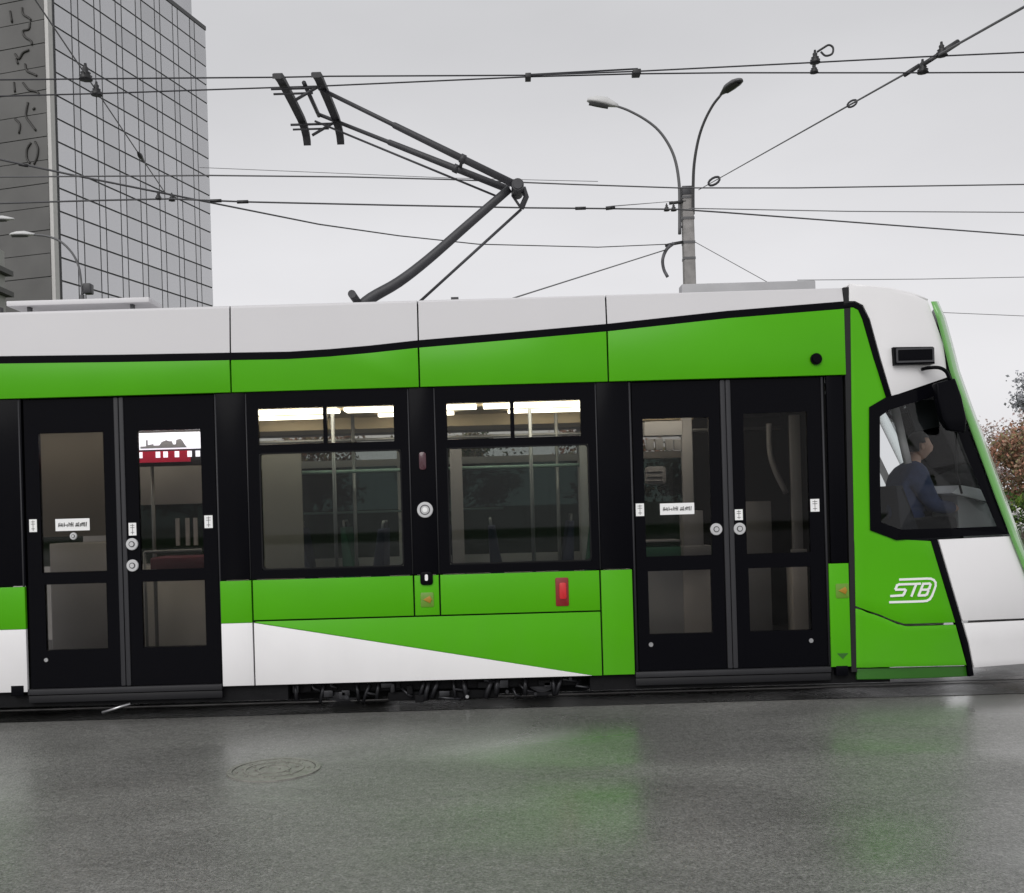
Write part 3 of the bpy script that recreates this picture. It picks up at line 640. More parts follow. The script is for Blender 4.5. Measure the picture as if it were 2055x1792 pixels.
# --- far side of the body
far = gridpanel('far_wall', [xL, X(0, 1000, 2.4), X(170, 1000, 2.4), X(235, 1000, 2.4), X(430, 1000, 2.4), X(500, 1000, 2.4), X(800, 1000, 2.4), X(860, 1000, 2.4), X(1160, 1000, 2.4), X(1225, 1000, 2.4), X(1400, 1000, 2.4), X(1440, 1000, 2.4), cuts[-1]],
    [0.2, 1.10, 2.02, 2.09, 2.34, 2.60], {(i, j) for i in (1, 3, 5, 7, 9) for j in (1, 3)}, 2.33, 2.395, LINER, tram)
for a, b in ((0, 170), (235, 430), (500, 800), (860, 1160), (1225, 1400)):
    prism('pane', rect(X(a, 1000, 2.4)-0.01, X(b, 1000, 2.4)+0.01, 1.09, 2.03), 2.36, 2.366, G_FAR, far)
    prism('transom_pane', rect(X(a, 1000, 2.4)-0.01, X(b, 1000, 2.4)+0.01, 2.08, 2.35), 2.36, 2.366, G_TRAN, far)
# --- interior
box('floor_plate', xL, cuts[-1], 0.12, 2.32, 0.335, 0.36, FLOORV, tram)
box('ceiling_liner', xL, cuts[-1], 0.21, 2.32, 2.47, 2.50, CEIL, tram)
a = xL
while a < X(1440):
    box('ceiling_lamp', a+0.03, a+1.17, 0.76, 0.96, 2.44, 2.469, LAMP, tram, 0.006); box('ceiling_lamp', a+0.25, a+0.95, 1.40, 1.46, 2.44, 2.469, LAMP, tram, 0.006); a += 1.2
prism('ceiling_cove', rect(xL, cuts[-1]-0.05, 2.36, 2.469), 1.75, 2.325, CEIL, tram)
tube('handrail', [(xL, 1.55, 2.24), (cuts[-1]-0.1, 1.55, 2.24)], 0.016, POLE, tram)
box('partition', X(527, 1000, 1.2), X(606, 1000, 1.2), 1.2, 1.23, 0.37, 2.2, TAUPE, tram); box('partition', X(905, 1000, 1.2), X(929, 1000, 1.2), 1.2, 1.24, 0.37, 2.2, mat('interior_mauve', (0.52, 0.46, 0.46), 0.6), tram)
box('window_post', X(1166, 1000, 1.2), X(1181, 1000, 1.2), 1.2, 1.25, 0.37, 2.2, LINER, tram)
box('partition', X(60, 1000, 1.25), X(225, 1000, 1.25), 1.25, 1.30, 1.42, 2.40, mat('interior_brown', (0.125, 0.112, 0.095), 0.5, var=0.1), tram)
box('equipment_cabinet', X(96, 1000, 1.2), X(225, 1000, 1.2), 1.2, 1.5, 0.37, 1.36, mat('interior_slate', (0.40, 0.39, 0.385), 0.55, var=0.05), tram, 0.01)
box('partition', X(262, 1200, 1.5), X(425, 1200, 1.5), 1.5, 1.55, 0.37, 1.12, mat('interior_stone', (0.66, 0.64, 0.59), 0.55, var=0.04), tram, 0.005)
box('partition', X(262, 980, 1.5), X(425, 980, 1.5), 1.52, 1.57, Z(340, 1012, 1.5), Z(340, 935, 1.5), mat('interior_slate', (0.22, 0.215, 0.21), 0.55), tram, 0.005)
for px in (352, 372, 388): box('seat_frame', X(px, 1060, 1.4), X(px+7, 1060, 1.4), 1.4, 1.43, Z(360, 1095, 1.4), Z(360, 1040, 1.4), LINER, tram)
# glowing picture panel inside the rear door
ys = 1.0
sx0, sx1 = X(274, 890, ys), X(401, 890, ys)
scn = prism('lit_picture', rect(sx0, sx1, Z(335, 901, ys), Z(335, 868, ys)), ys, ys+0.05, SCREEN, tram)
zs0 = Z(335, 899, ys)
def sp_(t, h): return (sx0+(sx1-sx0)*t, zs0+h)
sk = [(.06, 0), (.06, .02), (.15, .02), (.15, .075), (.18, .075), (.18, .03), (.27, .04), (.27, .025), (.36, .025), (.40, .055), (.47, .07), (.52, .06), (.56, .06), (.58, .03), (.62, .03), (.63, .07), (.70, .08), (.73, .06), (.76, .03), (.80, 0)]
prism('skyline_print', [sp_(*q) for q in sk][::-1], ys-0.004, ys-0.001, mat('print_grey', (0.38, 0.39, 0.46), 0.6), scn)
prism('picture_band', rect(sx0, sx1-0.10, Z(335, 927, ys), Z(335, 905, ys)), ys, ys+0.05, LITRED, scn)
for a in (0.02, 0.30, 0.42, 0.60, 0.80, 0.93): prism('picture_tile', rect(sx0+(sx1-sx0)*a, sx0+(sx1-sx0)*(a+0.07), Z(335, 918, ys), Z(335, 906, ys)), ys-0.004, ys-0.001, SCREEN, scn)
box('picture_housing', sx0-0.03, sx1+0.03, ys+0.052, ys+0.09, Z(335, 935, ys), Z(335, 855, ys), DGREY, tram, 0.008)
tube('handrail', [(X(307, 1000, 1.15), 1.15, 0.36), (X(307, 1000, 1.15), 1.15, 2.47)], 0.017, POLE, tram)
tube('handrail', [(X(290, 1108, 0.5), 0.5, Z(290, 1108, 0.5)), (X(405, 1108, 0.5), 0.5, Z(405, 1104, 0.5))], 0.013, POLE, tram)
tube('handrail', [(X(290, 1108, 0.5), 0.5, 0.36), (X(290, 1108, 0.5), 0.5, Z(290, 1108, 0.5))], 0.013, POLE, tram)
box('seat_bench', X(300, 1120, 0.9), X(410, 1120, 0.9), 0.9, 1.3, Z(350, 1150, 0.9), Z(350, 1118, 0.9), mat('seat_maroon', (0.09, 0.008, 0.022), 0.6), tram, 0.02)
# seats seen through the windows
def seat(x, y, face, m):
    s = prism('seat', [(x-0.22*face, 0.78), (x+0.22*face, 0.80), (x+0.22*face, 0.88), (x-0.16*face, 0.87), (x-0.24*face, 1.42), (x-0.30*face, 1.42), (x-0.28*face, 0.80)][::face], y, y+0.42, m, tram, 0.02)
    tube('seat_leg', [(x, y+0.2, 0.36), (x, y+0.2, 0.80)], 0.03, DGREY, tram)
    tube('handle', [(x-0.27*face, y+0.06, 1.40), (x-0.28*face, y+0.08, 1.48), (x-0.28*face, y+0.34, 1.48), (x-0.27*face, y+0.36, 1.40)], 0.012, POLE, tram)
for px, yy, fc, m in ((655, 1.78, 1, SEATB), (745, 1.78, 1, SEATG), (700, 0.55, -1, SEATB), (965, 1.78, 1, SEATB), (1050, 0.6, 1, SEATB), (1090, 1.78, -1, SEATB), (1135, 0.6, -1, SEATG)):
    seat(X(px, 1050, yy), yy, fc, m)
for px, yy in ((672, 0.95), (712, 1.5), (1068, 0.95), (1120, 1.55)):
    tube('handrail', [(X(px, 1000, yy), yy, 0.36), (X(px, 1000, yy), yy, 2.47)], 0.017, POLE, tram)
tube('handrail', [(X(600, 941, 1.3), 1.3, 1.94), (X(1180, 941, 1.3), 1.3, 1.94)], 0.016, mat('rail_green', (0.30, 0.45, 0.38), 0.4), tram)
tube('handrail', [(X(600, 1020, 2.2), 2.2, 1.56), (X(1010, 1020, 2.2), 2.2, 1.56)], 0.012, mat('rail_teal', (0.10, 0.16, 0.15), 0.5), tram)
# behind the front door: fare machine, boxes, black sheet added for the darkness behind
PALE = mat('box_pale', (0.60, 0.60, 0.61), 0.5); MID = mat('box_mid', (0.24, 0.24, 0.25), 0.5); YI = 1.25
box('dark_backing', X(1395, 1000, 1.75), X(1690, 1000, 1.75), 1.75, 1.80, 0.37, 2.46, SEAL, tram)
def ib(nm, x0, x1, y0, y1, Y, m, dp=0.2): return box(nm, X(x0, (y0+y1)/2, Y), X(x1, (y0+y1)/2, Y), Y, Y+dp, Z((x0+x1)/2, y1, Y), Z((x0+x1)/2, y0, Y), m, tram, 0.006)
ib('fare_box', 1293, 1371, 845, 874, YI, PALE)
for px in (1297, 1316, 1336, 1353): ib('fare_display', px, px+15, 881, 903, YI, mat('box_grey', (0.32, 0.32, 0.33), 0.5), 0.05)
ib('cab_post', 1371, 1392, 838, 1120, YI, mat('post_grey', (0.34, 0.34, 0.35), 0.5), 0.06)
prism('validator', rrect(X(1297, 960, YI), X(1337, 960, YI), Z(1315, 972, YI), Z(1315, 936, YI), 0.03), YI, YI+0.1, MID, tram, 0.01)
for yy in (945, 955, 964): ib('validator_slot', 1299, 1330, yy, yy+2, YI-0.012, mat('box_grey', (0.32, 0.32, 0.33), 0.5), 0.01)
ib('counter', 1372, 1412, 1025, 1120, YI-0.1, MID); ib('counter', 1372, 1428, 1095, 1120, YI-0.14, MID)
ib('shelf', 1297, 1368, 1098, 1118, YI, SEATG, 0.3); ib('shelf', 1297, 1366, 1084, 1088, YI, MID, 0.3)
ib('equipment_cabinet', 1290, 1372, 1135, 1290, YI+0.1, mat('cab_grey', (0.55, 0.56, 0.58), 0.5)); ib('equipment_cabinet', 1373, 1440, 1135, 1290, YI+0.08, mat('cab_warm', (0.68, 0.65, 0.63), 0.5))
ib('cab_post', 1589, 1609, 832, 1108, YI, mat('post_grey', (0.34, 0.34, 0.35), 0.5), 0.05); ib('cab_post', 1589, 1628, 1102, 1109, YI-0.01, mat('post_grey', (0.34, 0.34, 0.35), 0.5), 0.05)
ib('equipment_cabinet', 1494, 1549, 1006, 1118, YI+0.15, mat('cab_dim', (0.20, 0.20, 0.205), 0.5)); ib('equipment_cabinet', 1494, 1549, 1135, 1275, YI+0.12, MID)
ib('equipment_cabinet', 1592, 1640, 1135, 1275, YI, mat('cab_warm', (0.68, 0.65, 0.63), 0.5)); ib('grab_box', 1612, 1622, 862, 872, YI, PALE, 0.05)
tube('handrail', spline([W(1543, 850, YI), W(1545, 905, YI), W(1556, 945, YI), W(1578, 990, YI)], 4), 0.026, MID, tram)
box('cab_wall', cuts[-1]+0.02, cuts[-1]+0.05, 0.25, 2.2, 0.36, 2.45, SEAL, tram)
box('cab_floor', cuts[-1]+0.06, X(2000, 1200), 0.35, 2.05, 0.62, 0.66, FLOORV, tram)
# cab fittings: desk, sun blind, seat
d0 = [W(1900, 996, 0.8), W(1922, 978, 0.8), W(1955, 985, 0.8), W(1975, 1000, 0.8), W(1990, 1060, 0.8), W(1990, 1120, 0.8), W(1905, 1120, 0.8)]
prism('driver_desk', [(p.x, p.z) for p in d0], 0.6, 1.9, mat('desk_grey', (0.34, 0.36, 0.36), 0.6), tram, 0.015)
d1 = [W(1898, 990, 0.6), W(1918, 974, 0.6), W(1955, 981, 0.6), W(1982, 1002, 0.6), W(1976, 1010, 0.6), W(1950, 1000, 0.6), W(1918, 994, 0.6)]
prism('desk_hood', [(p.x, p.z) for p in d1], 0.5, 1.7, mat('hood_white', (0.85, 0.86, 0.88), 0.5), tram, 0.008)
bl = [W(1800, 815, 0.5), W(1890, 800, 0.5), W(1905, 850, 0.5), W(1820, 870, 0.5)]
prism('sun_blind', [(p.x, p.z) for p in bl], 0.30, 0.33, mat('blind_dark', (0.02, 0.025, 0.028), 0.7), tram)
tube('cab_pillar', [W(1792, 800, 0.4), W(1815, 900, 0.4), W(1822, 930, 0.4)], 0.035, LINER, tram)
tube('wiper_arm', [W(1905, 850, 0.2)+Vector((0.05, 0, 0)), W(1920, 950, 0.25), W(1930, 990, 0.3)], 0.010, INK, tram)
sx = X(1795, 1000, 1.0)
prism('driver_seat', [(sx-0.10, 1.15), (sx+0.45, 1.17), (sx+0.45, 1.25), (sx+0.02, 1.25), (sx-0.07, 1.66), (sx-0.14, 1.66)], 0.60, 1.06, mat('seat_dark', (0.018, 0.02, 0.026), 0.8), tram, 0.03)
box('seat_base', sx+0.05, sx+0.35, 0.7, 0.98, 0.66, 1.15, DGREY, tram, 0.02)
# --- bogie
box('bogie_shroud', X(560, 1380, 0.34), X(1180, 1380, 0.34), 0.34, 0.40, 0.05, 0.30, UNDER, tram)
tube('lifeguard_bar', [W(205, 1430, 0.0), W(262, 1412, 0.02)], 0.012, STEEL, tram)
bg_ = box('bogie', X(600, 1380, 0.3), X(1165, 1380, 0.3), 0.14, 0.30, 0.13, 0.24, UNDER, tram, 0.02)
for px in (690, 1085):
    xw = X(px, 1380, 0.5)
    wh = disc('wheel', (xw, 0.49, 0.30), 0.30, 0.11, GREASE, tram, 36, 'Y', 0.012)
    annu = disc('hub', (xw, 0.425, 0.30), 0.12, 0.05, GREASE, wh, 24, 'Y', 0.01)
    disc('axle_box', (xw, 0.26, 0.22), 0.14, 0.20, GREASE, bg_, 24, 'Y', 0.02)
    disc('wheel', (xw, 1.92, 0.30), 0.30, 0.11, GREASE, tram, 36, 'Y', 0.012)
box('brake_beam', X(780, 1400, 0.2), X(1000, 1400, 0.2), 0.15, 0.26, 0.05, 0.12, UNDER, bg_, 0.01)
rb_ = random.Random(17)
for k in range(46):                           # pipes, dampers, bolts and brackets of the running gear
    xx = X(585, 1390, 0.2)+(X(1165, 1390, 0.2)-X(585, 1390, 0.2))*(k+rb_.random())/46; zz = rb_.uniform(0.06, 0.20); t_ = rb_.random()
    if t_ < 0.28: tube('pipe', [(xx, 0.13, zz+0.05), (xx+rb_.uniform(-.05, .05), 0.12, zz), (xx+rb_.uniform(0.03, 0.14), 0.12, zz-0.02)], 0.012, GREASE, bg_, 6)
    elif t_ < 0.5: tube('damper', [(xx, 0.12, 0.05+rb_.uniform(0, .04)), (xx+rb_.uniform(-.03, .06), 0.12, 0.21)], rb_.uniform(0.014, 0.026), GREASE, bg_, 8)
    elif t_ < 0.75: disc('bolt', (xx, 0.11, zz), rb_.uniform(0.012, 0.02), 0.03, STEEL if rb_.random() < 0.35 else GREASE, bg_, 8, 'Y', 0.003)
    else: box('bracket', xx, xx+rb_.uniform(0.03, 0.10), 0.105, 0.14, zz-0.03, zz+rb_.uniform(0.0, 0.04), rb_.choice((UNDER, GREASE)), bg_, 0.005)
box('rail_brake', X(800, 1400, 0.45), X(985, 1400, 0.45), 0.44, 0.53, 0.025, 0.11, UNDER, bg_, 0.01)
# --- pantograph
zp = zRoof+0.04
pg = ring('pantograph', rrect(X(700, 600, 1.2), X(900, 600, 1.2), 0, 1, 0.02), rrect(X(712, 600, 1.2), X(888, 600, 1.2), 0.1, 0.9, 0.02), 0, 0.05, PANTO, tram)
for v in pg.data.vertices: v.co = (v.co.x, 0.8+0.8*v.co.z, zp+0.06-v.co.y)
for px in (705, 895):
    for yy in (0.85, 1.55): tube('insulator', [(X(px, 600, 1.2), yy, zp-0.07), (X(px, 600, 1.2), yy, zp+0.02)], 0.045, INSUL, pg, 10)
K = W(1034, 377, 1.2); K2 = W(1046, 418, 1.2)
base = W(735, 612, 1.2)
tube('lower_arm', spline([W(712, 626, 1.2), W(745, 598, 1.2), W(800, 566, 1.2), W(860, 520, 1.2), W(940, 450, 1.2), W(1022, 379, 1.2)], 4), 0.055, PANTO, pg, 12, 0.038)
disc('base_pivot', W(714, 601, 1.1), 0.035, 0.5, PANTO, pg, 14)
tube('tie_rod', [W(835, 612, 1.25), W(1046, 420, 1.25)], 0.013, PANTO, pg)
disc('knee', K+Vector((0.02, 0, -0.01)), 0.055, 0.30, PANTO, pg, 18, 'Y', 0.012)
tube('knee_lever', [K+Vector((0.07, 0.0, 0.0)), W(1056, 395, 1.2), K2], 0.026, PANTO, pg)
tube('knee_lever', [W(1028, 392, 1.25), K2], 0.012, PANTO, pg)
ZC = 5.30
for (y_k, e_px, k_px, y_e) in ((1.10, (640, 177), (1033, 370), 0.90), (1.30, (641, 230), (1020, 380), 1.66)):
    a, b = W(*k_px, y_k), W(*e_px, y_e); mid = a.lerp(b, 0.62)
    tube('upper_arm', [a, a.lerp(b, 0.33), mid, a.lerp(b, 0.63), b], 0.03, PANTO, pg, 10, radii=[0.034, 0.032, 0.028, 0.020, 0.018])
    q = a.lerp(b, 0.27)
    tube('arm_clamp', [q-Vector((0.02, 0, -0.01)), q+Vector((0.02, 0, -0.01))], 0.042, PANTO, pg, 10)
tube('arm_brace', [W(928, 316, 1.04), W(924, 336, 1.42)], 0.016, PANTO, pg)
tube('balance_rod', [W(995, 393, 1.3), W(632, 243, 1.6)], 0.010, PANTO, pg)
sh0, sh1 = W(610, 166, 0.78), W(640, 232, 1.66)
tube('apex_shaft', [sh0, sh1], 0.020, PANTO, pg)
for px in (-1.755, -1.43):
    P = [(px, 0.53, ZC-0.05), (px, 0.60, ZC-0.015), (px, 0.72, ZC), (px, 1.2, ZC+0.004), (px, 1.62, ZC), (px, 1.76, ZC-0.02), (px, 1.86, ZC-0.065), (px, 1.91, ZC-0.13)]
    bm = bmesh.new(); rows = []
    for q in P:
        rows.append([bm.verts.new((q[0]+dx, q[1], q[2]+dz_)) for dx, dz_ in ((-0.035, 0.012), (0.035, 0.012), (0.035, -0.03), (-0.035, -0.03))])
    for r0, r1 in zip(rows, rows[1:]):
        for i in range(4): bm.faces.new((r0[i], r0[(i+1) % 4], r1[(i+1) % 4], r1[i]))
    bm.faces.new(rows[0]); bm.faces.new(rows[-1])
    cb = bm_out(bm, 'collector', CARBON, pg)
for yy in (0.80, 1.64):
    tube('collector_link', [(-1.86, yy, ZC-0.055), (-1.43, yy, ZC-0.055)], 0.012, PANTO, pg)
    tube('collector_link', [(-1.84, yy, ZC-0.10), (-1.50, yy, ZC-0.10)], 0.010, PANTO, pg)
    tube('collector_link', [(-1.66, yy, ZC-0.16), (-1.46, yy, ZC-0.05)], 0.014, PANTO, pg)
# ------------------------------------------------------------------ people
def smoothed(name, verts, edges, radii, m, parent, root=0, sub=2):
    me = bpy.data.meshes.new(name); me.from_pydata([tuple(v) for v in verts], edges, []); me.materials.append(m)
    o = link(name, me, m, parent)
    md = o.modifiers.new('skin', 'SKIN'); md.use_smooth_shade = True
    for i, r in enumerate(radii): me.skin_vertices[0].data[i].radius = (r, r) if not isinstance(r, tuple) else r
    for i in range(len(verts)): me.skin_vertices[0].data[i].use_root = (i == root)
    md = o.modifiers.new('sub', 'SUBSURF'); md.levels = 1; md.render_levels = sub
    return o
SKIN = mat('skin', (0.50, 0.30, 0.22), 0.55, var=0.06, vscale=20)
NAVY = mat('jacket_navy', (0.026, 0.042, 0.105), 0.85, var=0.25, vscale=18, bump=0.3, bscale=25)
HAIR = mat('hair_dark', (0.018, 0.014, 0.012), 0.6, var=0.3, vscale=40)
TROU = mat('trousers_black', (0.005, 0.005, 0.007), 0.85, var=0.2, vscale=15)
COAT = mat('coat_black', (0.005, 0.005, 0.007), 0.85, var=0.2, vscale=15)
def head_mesh(bm, c, fwd, s=1.0):
    """head with brow, nose, lips, chin and ears, facing fwd in the XY plane"""
    f = Vector((fwd[0], fwd[1], 0)).normalized(); r = Vector((f.y, -f.x, 0)); u = Vector((0, 0, 1))
    res = bmesh.ops.create_uvsphere(bm, u_segments=24, v_segments=18, radius=1)
    for v in res['verts']:
        a, b, h = v.co.y, v.co.x, v.co.z            # forward, side, up
        sx_, sy_, sz_ = 0.075, 0.098, 0.118
        jaw = max(0, -h)
        b2 = b*(1-0.28*jaw); a2 = a*(1-0.10*jaw)
        q = Vector((b2*sx_, a2*sy_, h*sz_))
        if a > 0.6 and abs(b) < 0.22 and -0.35 < h < 0.08: q.y += 0.022*(1-abs(b)/0.22)
        if a > 0.5 and abs(b) < 0.5 and 0.12 < h < 0.28: q.y += 0.006
        if a > 0.6 and 0.15 < abs(b) < 0.5 and -0.05 < h < 0.12: q.y -= 0.007
        if a > 0.5 and abs(b) < 0.3 and -0.62 < h < -0.48: q.y += 0.006
        v.co = Vector(c)+(r*q.x+f*q.y+u*q.z)*s
    for side in (-1, 1):
        res = bmesh.ops.create_uvsphere(bm, u_segments=8, v_segments=6, radius=1)
        for v in res['verts']:
            q = v.co; v.co = Vector(c)+(r*(side*0.076+q.x*0.008)+f*(q.y*0.018-0.005)+u*(q.z*0.03-0.005))*s
def person(label, root, fwd, J, top, legs, hairm=HAIR, group=None, bulk=1.0):
    """J: joints (world); body is a Skin surface, clothes are larger skins over it"""
    p = empty('person', root); tag(p, label, 'person', group)
    names = ['pelvis', 'waist', 'chest', 'neck', 'skull', 'shl', 'ell', 'wrl', 'shr', 'elr', 'wrr', 'hil', 'knl', 'anl', 'tol', 'hir', 'knr', 'anr', 'tor']
    V = [Vector(J[n]) for n in names]; ix = {n: i for i, n in enumerate(names)}
    E = [('pelvis', 'waist'), ('waist', 'chest'), ('chest', 'neck'), ('neck', 'skull'), ('chest', 'shl'), ('shl', 'ell'), ('ell', 'wrl'), ('chest', 'shr'), ('shr', 'elr'), ('elr', 'wrr'),
         ('pelvis', 'hil'), ('hil', 'knl'), ('knl', 'anl'), ('anl', 'tol'), ('pelvis', 'hir'), ('hir', 'knr'), ('knr', 'anr'), ('anr', 'tor')]
    rad = dict(pelvis=0.13, waist=0.125, chest=0.135, neck=0.058, skull=0.06, shl=0.06, ell=0.042, wrl=0.03, shr=0.06, elr=0.042, wrr=0.03, hil=0.085, knl=0.058, anl=0.04, tol=0.035, hir=0.085, knr=0.058, anr=0.04, tor=0.035)
    edges = [(ix[a], ix[b]) for a, b in E]; radii = [rad[n] for n in names]
    # fingers: five unequal, bent chains rooted in each palm
    for s in 'lr':
        el, wr = Vector(J['el'+s]), Vector(J['wr'+s]); d = (wr-el).normalized(); side = d.cross(Vector((0, 0, 1)))
        side = side.normalized() if side.length > 0.1 else Vector((0, 1, 0)); dn = d.cross(side).normalized()
        if dn.z > 0: dn = -dn
        palm = len(V); V.append(wr+d*0.07); radii.append((0.036, 0.018)); edges.append((ix['wr'+s], palm))
        for k, (off, ln) in enumerate(((-0.030, 0.060), (-0.010, 0.072), (0.010, 0.076), (0.030, 0.068))):
            a = len(V); V += [wr+d*0.10+side*off, wr+d*(0.10+ln*0.5)+side*off+dn*0.012, wr+d*(0.10+ln*0.75)+side*off+dn*0.038]; radii += [0.010, 0.009, 0.008]
            edges += [(palm, a), (a, a+1), (a+1, a+2)]
        a = len(V); V += [wr+d*0.045-side*0.042, wr+d*0.075-side*0.055+dn*0.015]; radii += [0.012, 0.009]; edges += [(palm, a), (a, a+1)]
    body = smoothed('body', V, edges, radii, SKIN, p)
    hc = Vector(J['skull'])+Vector((fwd[0]*0.02, fwd[1]*0.02, 0.03))
    bm = bmesh.new(); head_mesh(bm, hc, fwd); bm_out(bm, 'head', SKIN, p, True)
    f = Vector((fwd[0], fwd[1], 0)).normalized(); r = Vector((f.y, -f.x, 0))
    bm = bmesh.new(); res = bmesh.ops.create_uvsphere(bm, u_segments=24, v_segments=16, radius=1)
    rr = random.Random(5)
    for v in res['verts']:
        a, b, h = v.co.y, v.co.x, v.co.z; k = 1+0.05*rr.random()
        v.co = hc+r*(b*0.084*k)+f*(a*0.106*k-0.006)+Vector((0, 0, h*0.126*k+0.004))
    dele = [v for v in bm.verts if (v.co-hc).dot(f) > 0.035 and (v.co.z-hc.z) < 0.062 or (v.co.z-hc.z) < -0.045-0.5*max(0, -(v.co-hc).dot(f))*0.5 or ((v.co-hc).dot(f) > -0.02 and (v.co.z-hc.z) < 0.012)]
    bmesh.ops.delete(bm, geom=dele, context='VERTS'); bm_out(bm, 'hair', hairm, p, True)
    tn = ['pelvis', 'waist', 'chest', 'neck', 'shl', 'ell', 'wrl', 'shr', 'elr', 'wrr']; ti = {n: i for i, n in enumerate(tn)}
    rj = dict(pelvis=0.165, waist=0.155, chest=0.165, neck=0.082, shl=0.085, ell=0.064, wrl=0.046, shr=0.085, elr=0.064, wrr=0.046)
    JJ = {n: Vector(J[n]) for n in tn}
    for q_ in 'lr': JJ['wr'+q_] = JJ['el'+q_].lerp(JJ['wr'+q_], 0.82)
    smoothed('jacket', [JJ[n]+Vector((0, 0, 0.035 if n == 'neck' else 0)) for n in tn], [(ti[a], ti[b]) for a, b in E if a in ti and b in ti], [rj[n]*bulk for n in tn], top, p)
    ln_ = ['pelvis', 'hil', 'knl', 'anl', 'hir', 'knr', 'anr']; li = {n: i for i, n in enumerate(ln_)}
    rt = dict(pelvis=0.15, hil=0.105, knl=0.078, anl=0.058, hir=0.105, knr=0.078, anr=0.058)
    smoothed('trousers', [J[n] for n in ln_], [(li[a], li[b]) for a, b in E if a in li and b in li], [rt[n] for n in ln_], legs, p)
    for s in 'lr':
        a, t = Vector(J['an'+s]), Vector(J['to'+s])
        smoothed('shoe', [a, a.lerp(t, 0.5), t], [(0, 1), (1, 2)], [0.055, 0.052, 0.042], INK, p)
    return p
# driver, seated, looking ahead (+X)
hx, hy = X(1836, 900, 0.82), 0.82
pz = 1.30
J = dict(pelvis=(hx-0.10, hy, pz), waist=(hx-0.09, hy, pz+0.20), chest=(hx-0.06, hy, pz+0.40), neck=(hx-0.02, hy, pz+0.56), skull=(hx+0.02, hy, pz+0.665),
         shl=(hx-0.06, hy+0.19, pz+0.44), ell=(hx+0.06, hy+0.25, pz+0.18), wrl=(hx+0.32, hy+0.18, pz+0.16), shr=(hx-0.06, hy-0.19, pz+0.44), elr=(hx+0.04, hy-0.25, pz+0.18), wrr=(hx+0.30, hy-0.18, pz+0.15),
         hil=(hx-0.08, hy+0.10, pz-0.01), knl=(hx+0.36, hy+0.13, pz+0.02), anl=(hx+0.42, hy+0.13, 0.74), tol=(hx+0.58, hy+0.14, 0.71), hir=(hx-0.08, hy-0.10, pz-0.01), knr=(hx+0.36, hy-0.13, pz+0.02), anr=(hx+0.42, hy-0.13, 0.74), tor=(hx+0.58, hy-0.14, 0.71))
person('tram driver in a dark blue jacket sitting in the cab behind the side window', (hx-0.1, hy, 0.66), (1, 0), J, NAVY, TROU, bulk=1.15)
# ------------------------------------------------------------------ overhead wires
def wire(label, pts, r, m=WIRE, n=6, cat='wire'):
    o = tube('overhead_wire', pts, r, m, None, 6)
    return tag(o, label, cat, 'overhead wires')
def cone_insul(p, s, parent, up=Vector((0, 0, 1)), name='insulator'):
    """a hanger: bell-shaped insulator standing on the wire"""
    bm = bmesh.new()
    prof = [(0.0, 1.0), (0.10, 0.85), (0.22, 0.95), (0.30, 0.55), (0.42, 0.75), (0.50, 0.40), (0.72, 0.45), (0.80, 0.25), (1.0, 0.2)]
    tube_bm(bm, [Vector(p)+up*t*s for t, _ in prof], 0, 10, radii=[q*s*0.42 for _, q in prof])
    return bm_out(bm, name, INSUL, parent, True)
zw = ZC+0.022
A = [(-300, 162), (0, 160), (300, 157), (565, 155), (660, 153), (860, 152), (1060, 151), (1280, 143), (1460, 134), (1640, 125), (1850, 114), (2055, 105), (2400, 88)]
wA = wire('upper contact wire touching the pantograph, rising slightly to the right', [Wz(x, y, zw) for x, y in A], 0.0065)
Bw = [(-300, 203), (0, 193), (220, 187), (420, 180), (660, 172), (860, 163), (1060, 154), (1280, 148), (1460, 146), (1640, 146), (1850, 146), (2055, 145), (2400, 143)]
wB = wire('lower contact wire touching the pantograph, level on the right', [Wz(x, y, zw) for x, y in Bw], 0.0065)
for px, py, s in ((1060, 152, 0.05), (1278, 144, 0.07)):
    box('clamp', *(lambda c: (c.x-s/2, c.x+s/2, c.y-0.02, c.y+0.09, c.z-0.018, c.z+0.02))(Wz(px, py, zw)), INSUL, wB, 0.004)
tube('splice_bar', [Wz(1058, 150, zw+0.01), Wz(1280, 138, zw+0.03)], 0.008, WIRE, wB)
# hanger with a cable loop
hp = Wz(1634, 146, zw); cone_insul(hp, 0.09, wB); cone_insul(Wz(1636, 126, zw), 0.11, wA)
lp = Wz(1640, 104, zw+0.03); rt = Vector((1, 0, 0)); up = Vector((0, 0, 1))
loop = [lp, lp+rt*0.05+up*0.03, lp+rt*0.10+up*0.055, lp+rt*0.135+up*0.03, lp+rt*0.125-up*0.02, lp+rt*0.07-up*0.035, lp+rt*0.03-up*0.0]
tube('cable_loop', spline(loop, 5), 0.009, INSUL, wA)
# second track's wires
zs_ = 5.5
C1 = [(-300, 357), (0, 355), (420, 352), (700, 355), (900, 360), (1150, 370), (1360, 377), (1600, 377), (2055, 370), (2400, 364)]
wire('thin wire passing the head of the lamp pole, upper far contact wire', [Wz(x, y, zs_) for x, y in C1], 0.0085, mat('wire_mid', (0.09, 0.09, 0.095), 0.6))
D1 = [(-300, 413), (0, 408), (200, 402), (340, 399), (490, 405), (800, 412), (1060, 417), (1360, 420), (1450, 426), (1700, 445), (2055, 472), (2400, 500)]
wD = wire('darker far wire sinking to the right behind the lamp pole', [Wz(x, y, zs_) for x, y in D1], 0.0105, mat('wire_mid2', (0.07, 0.07, 0.075), 0.6))
wire('thin faint wire level with the middle of the lamp pole', [W(1382, 418, 17.6), W(1700, 424, 17.0), W(2055, 426, 16.5), W(2400, 427, 16)], 0.013, WIREL)
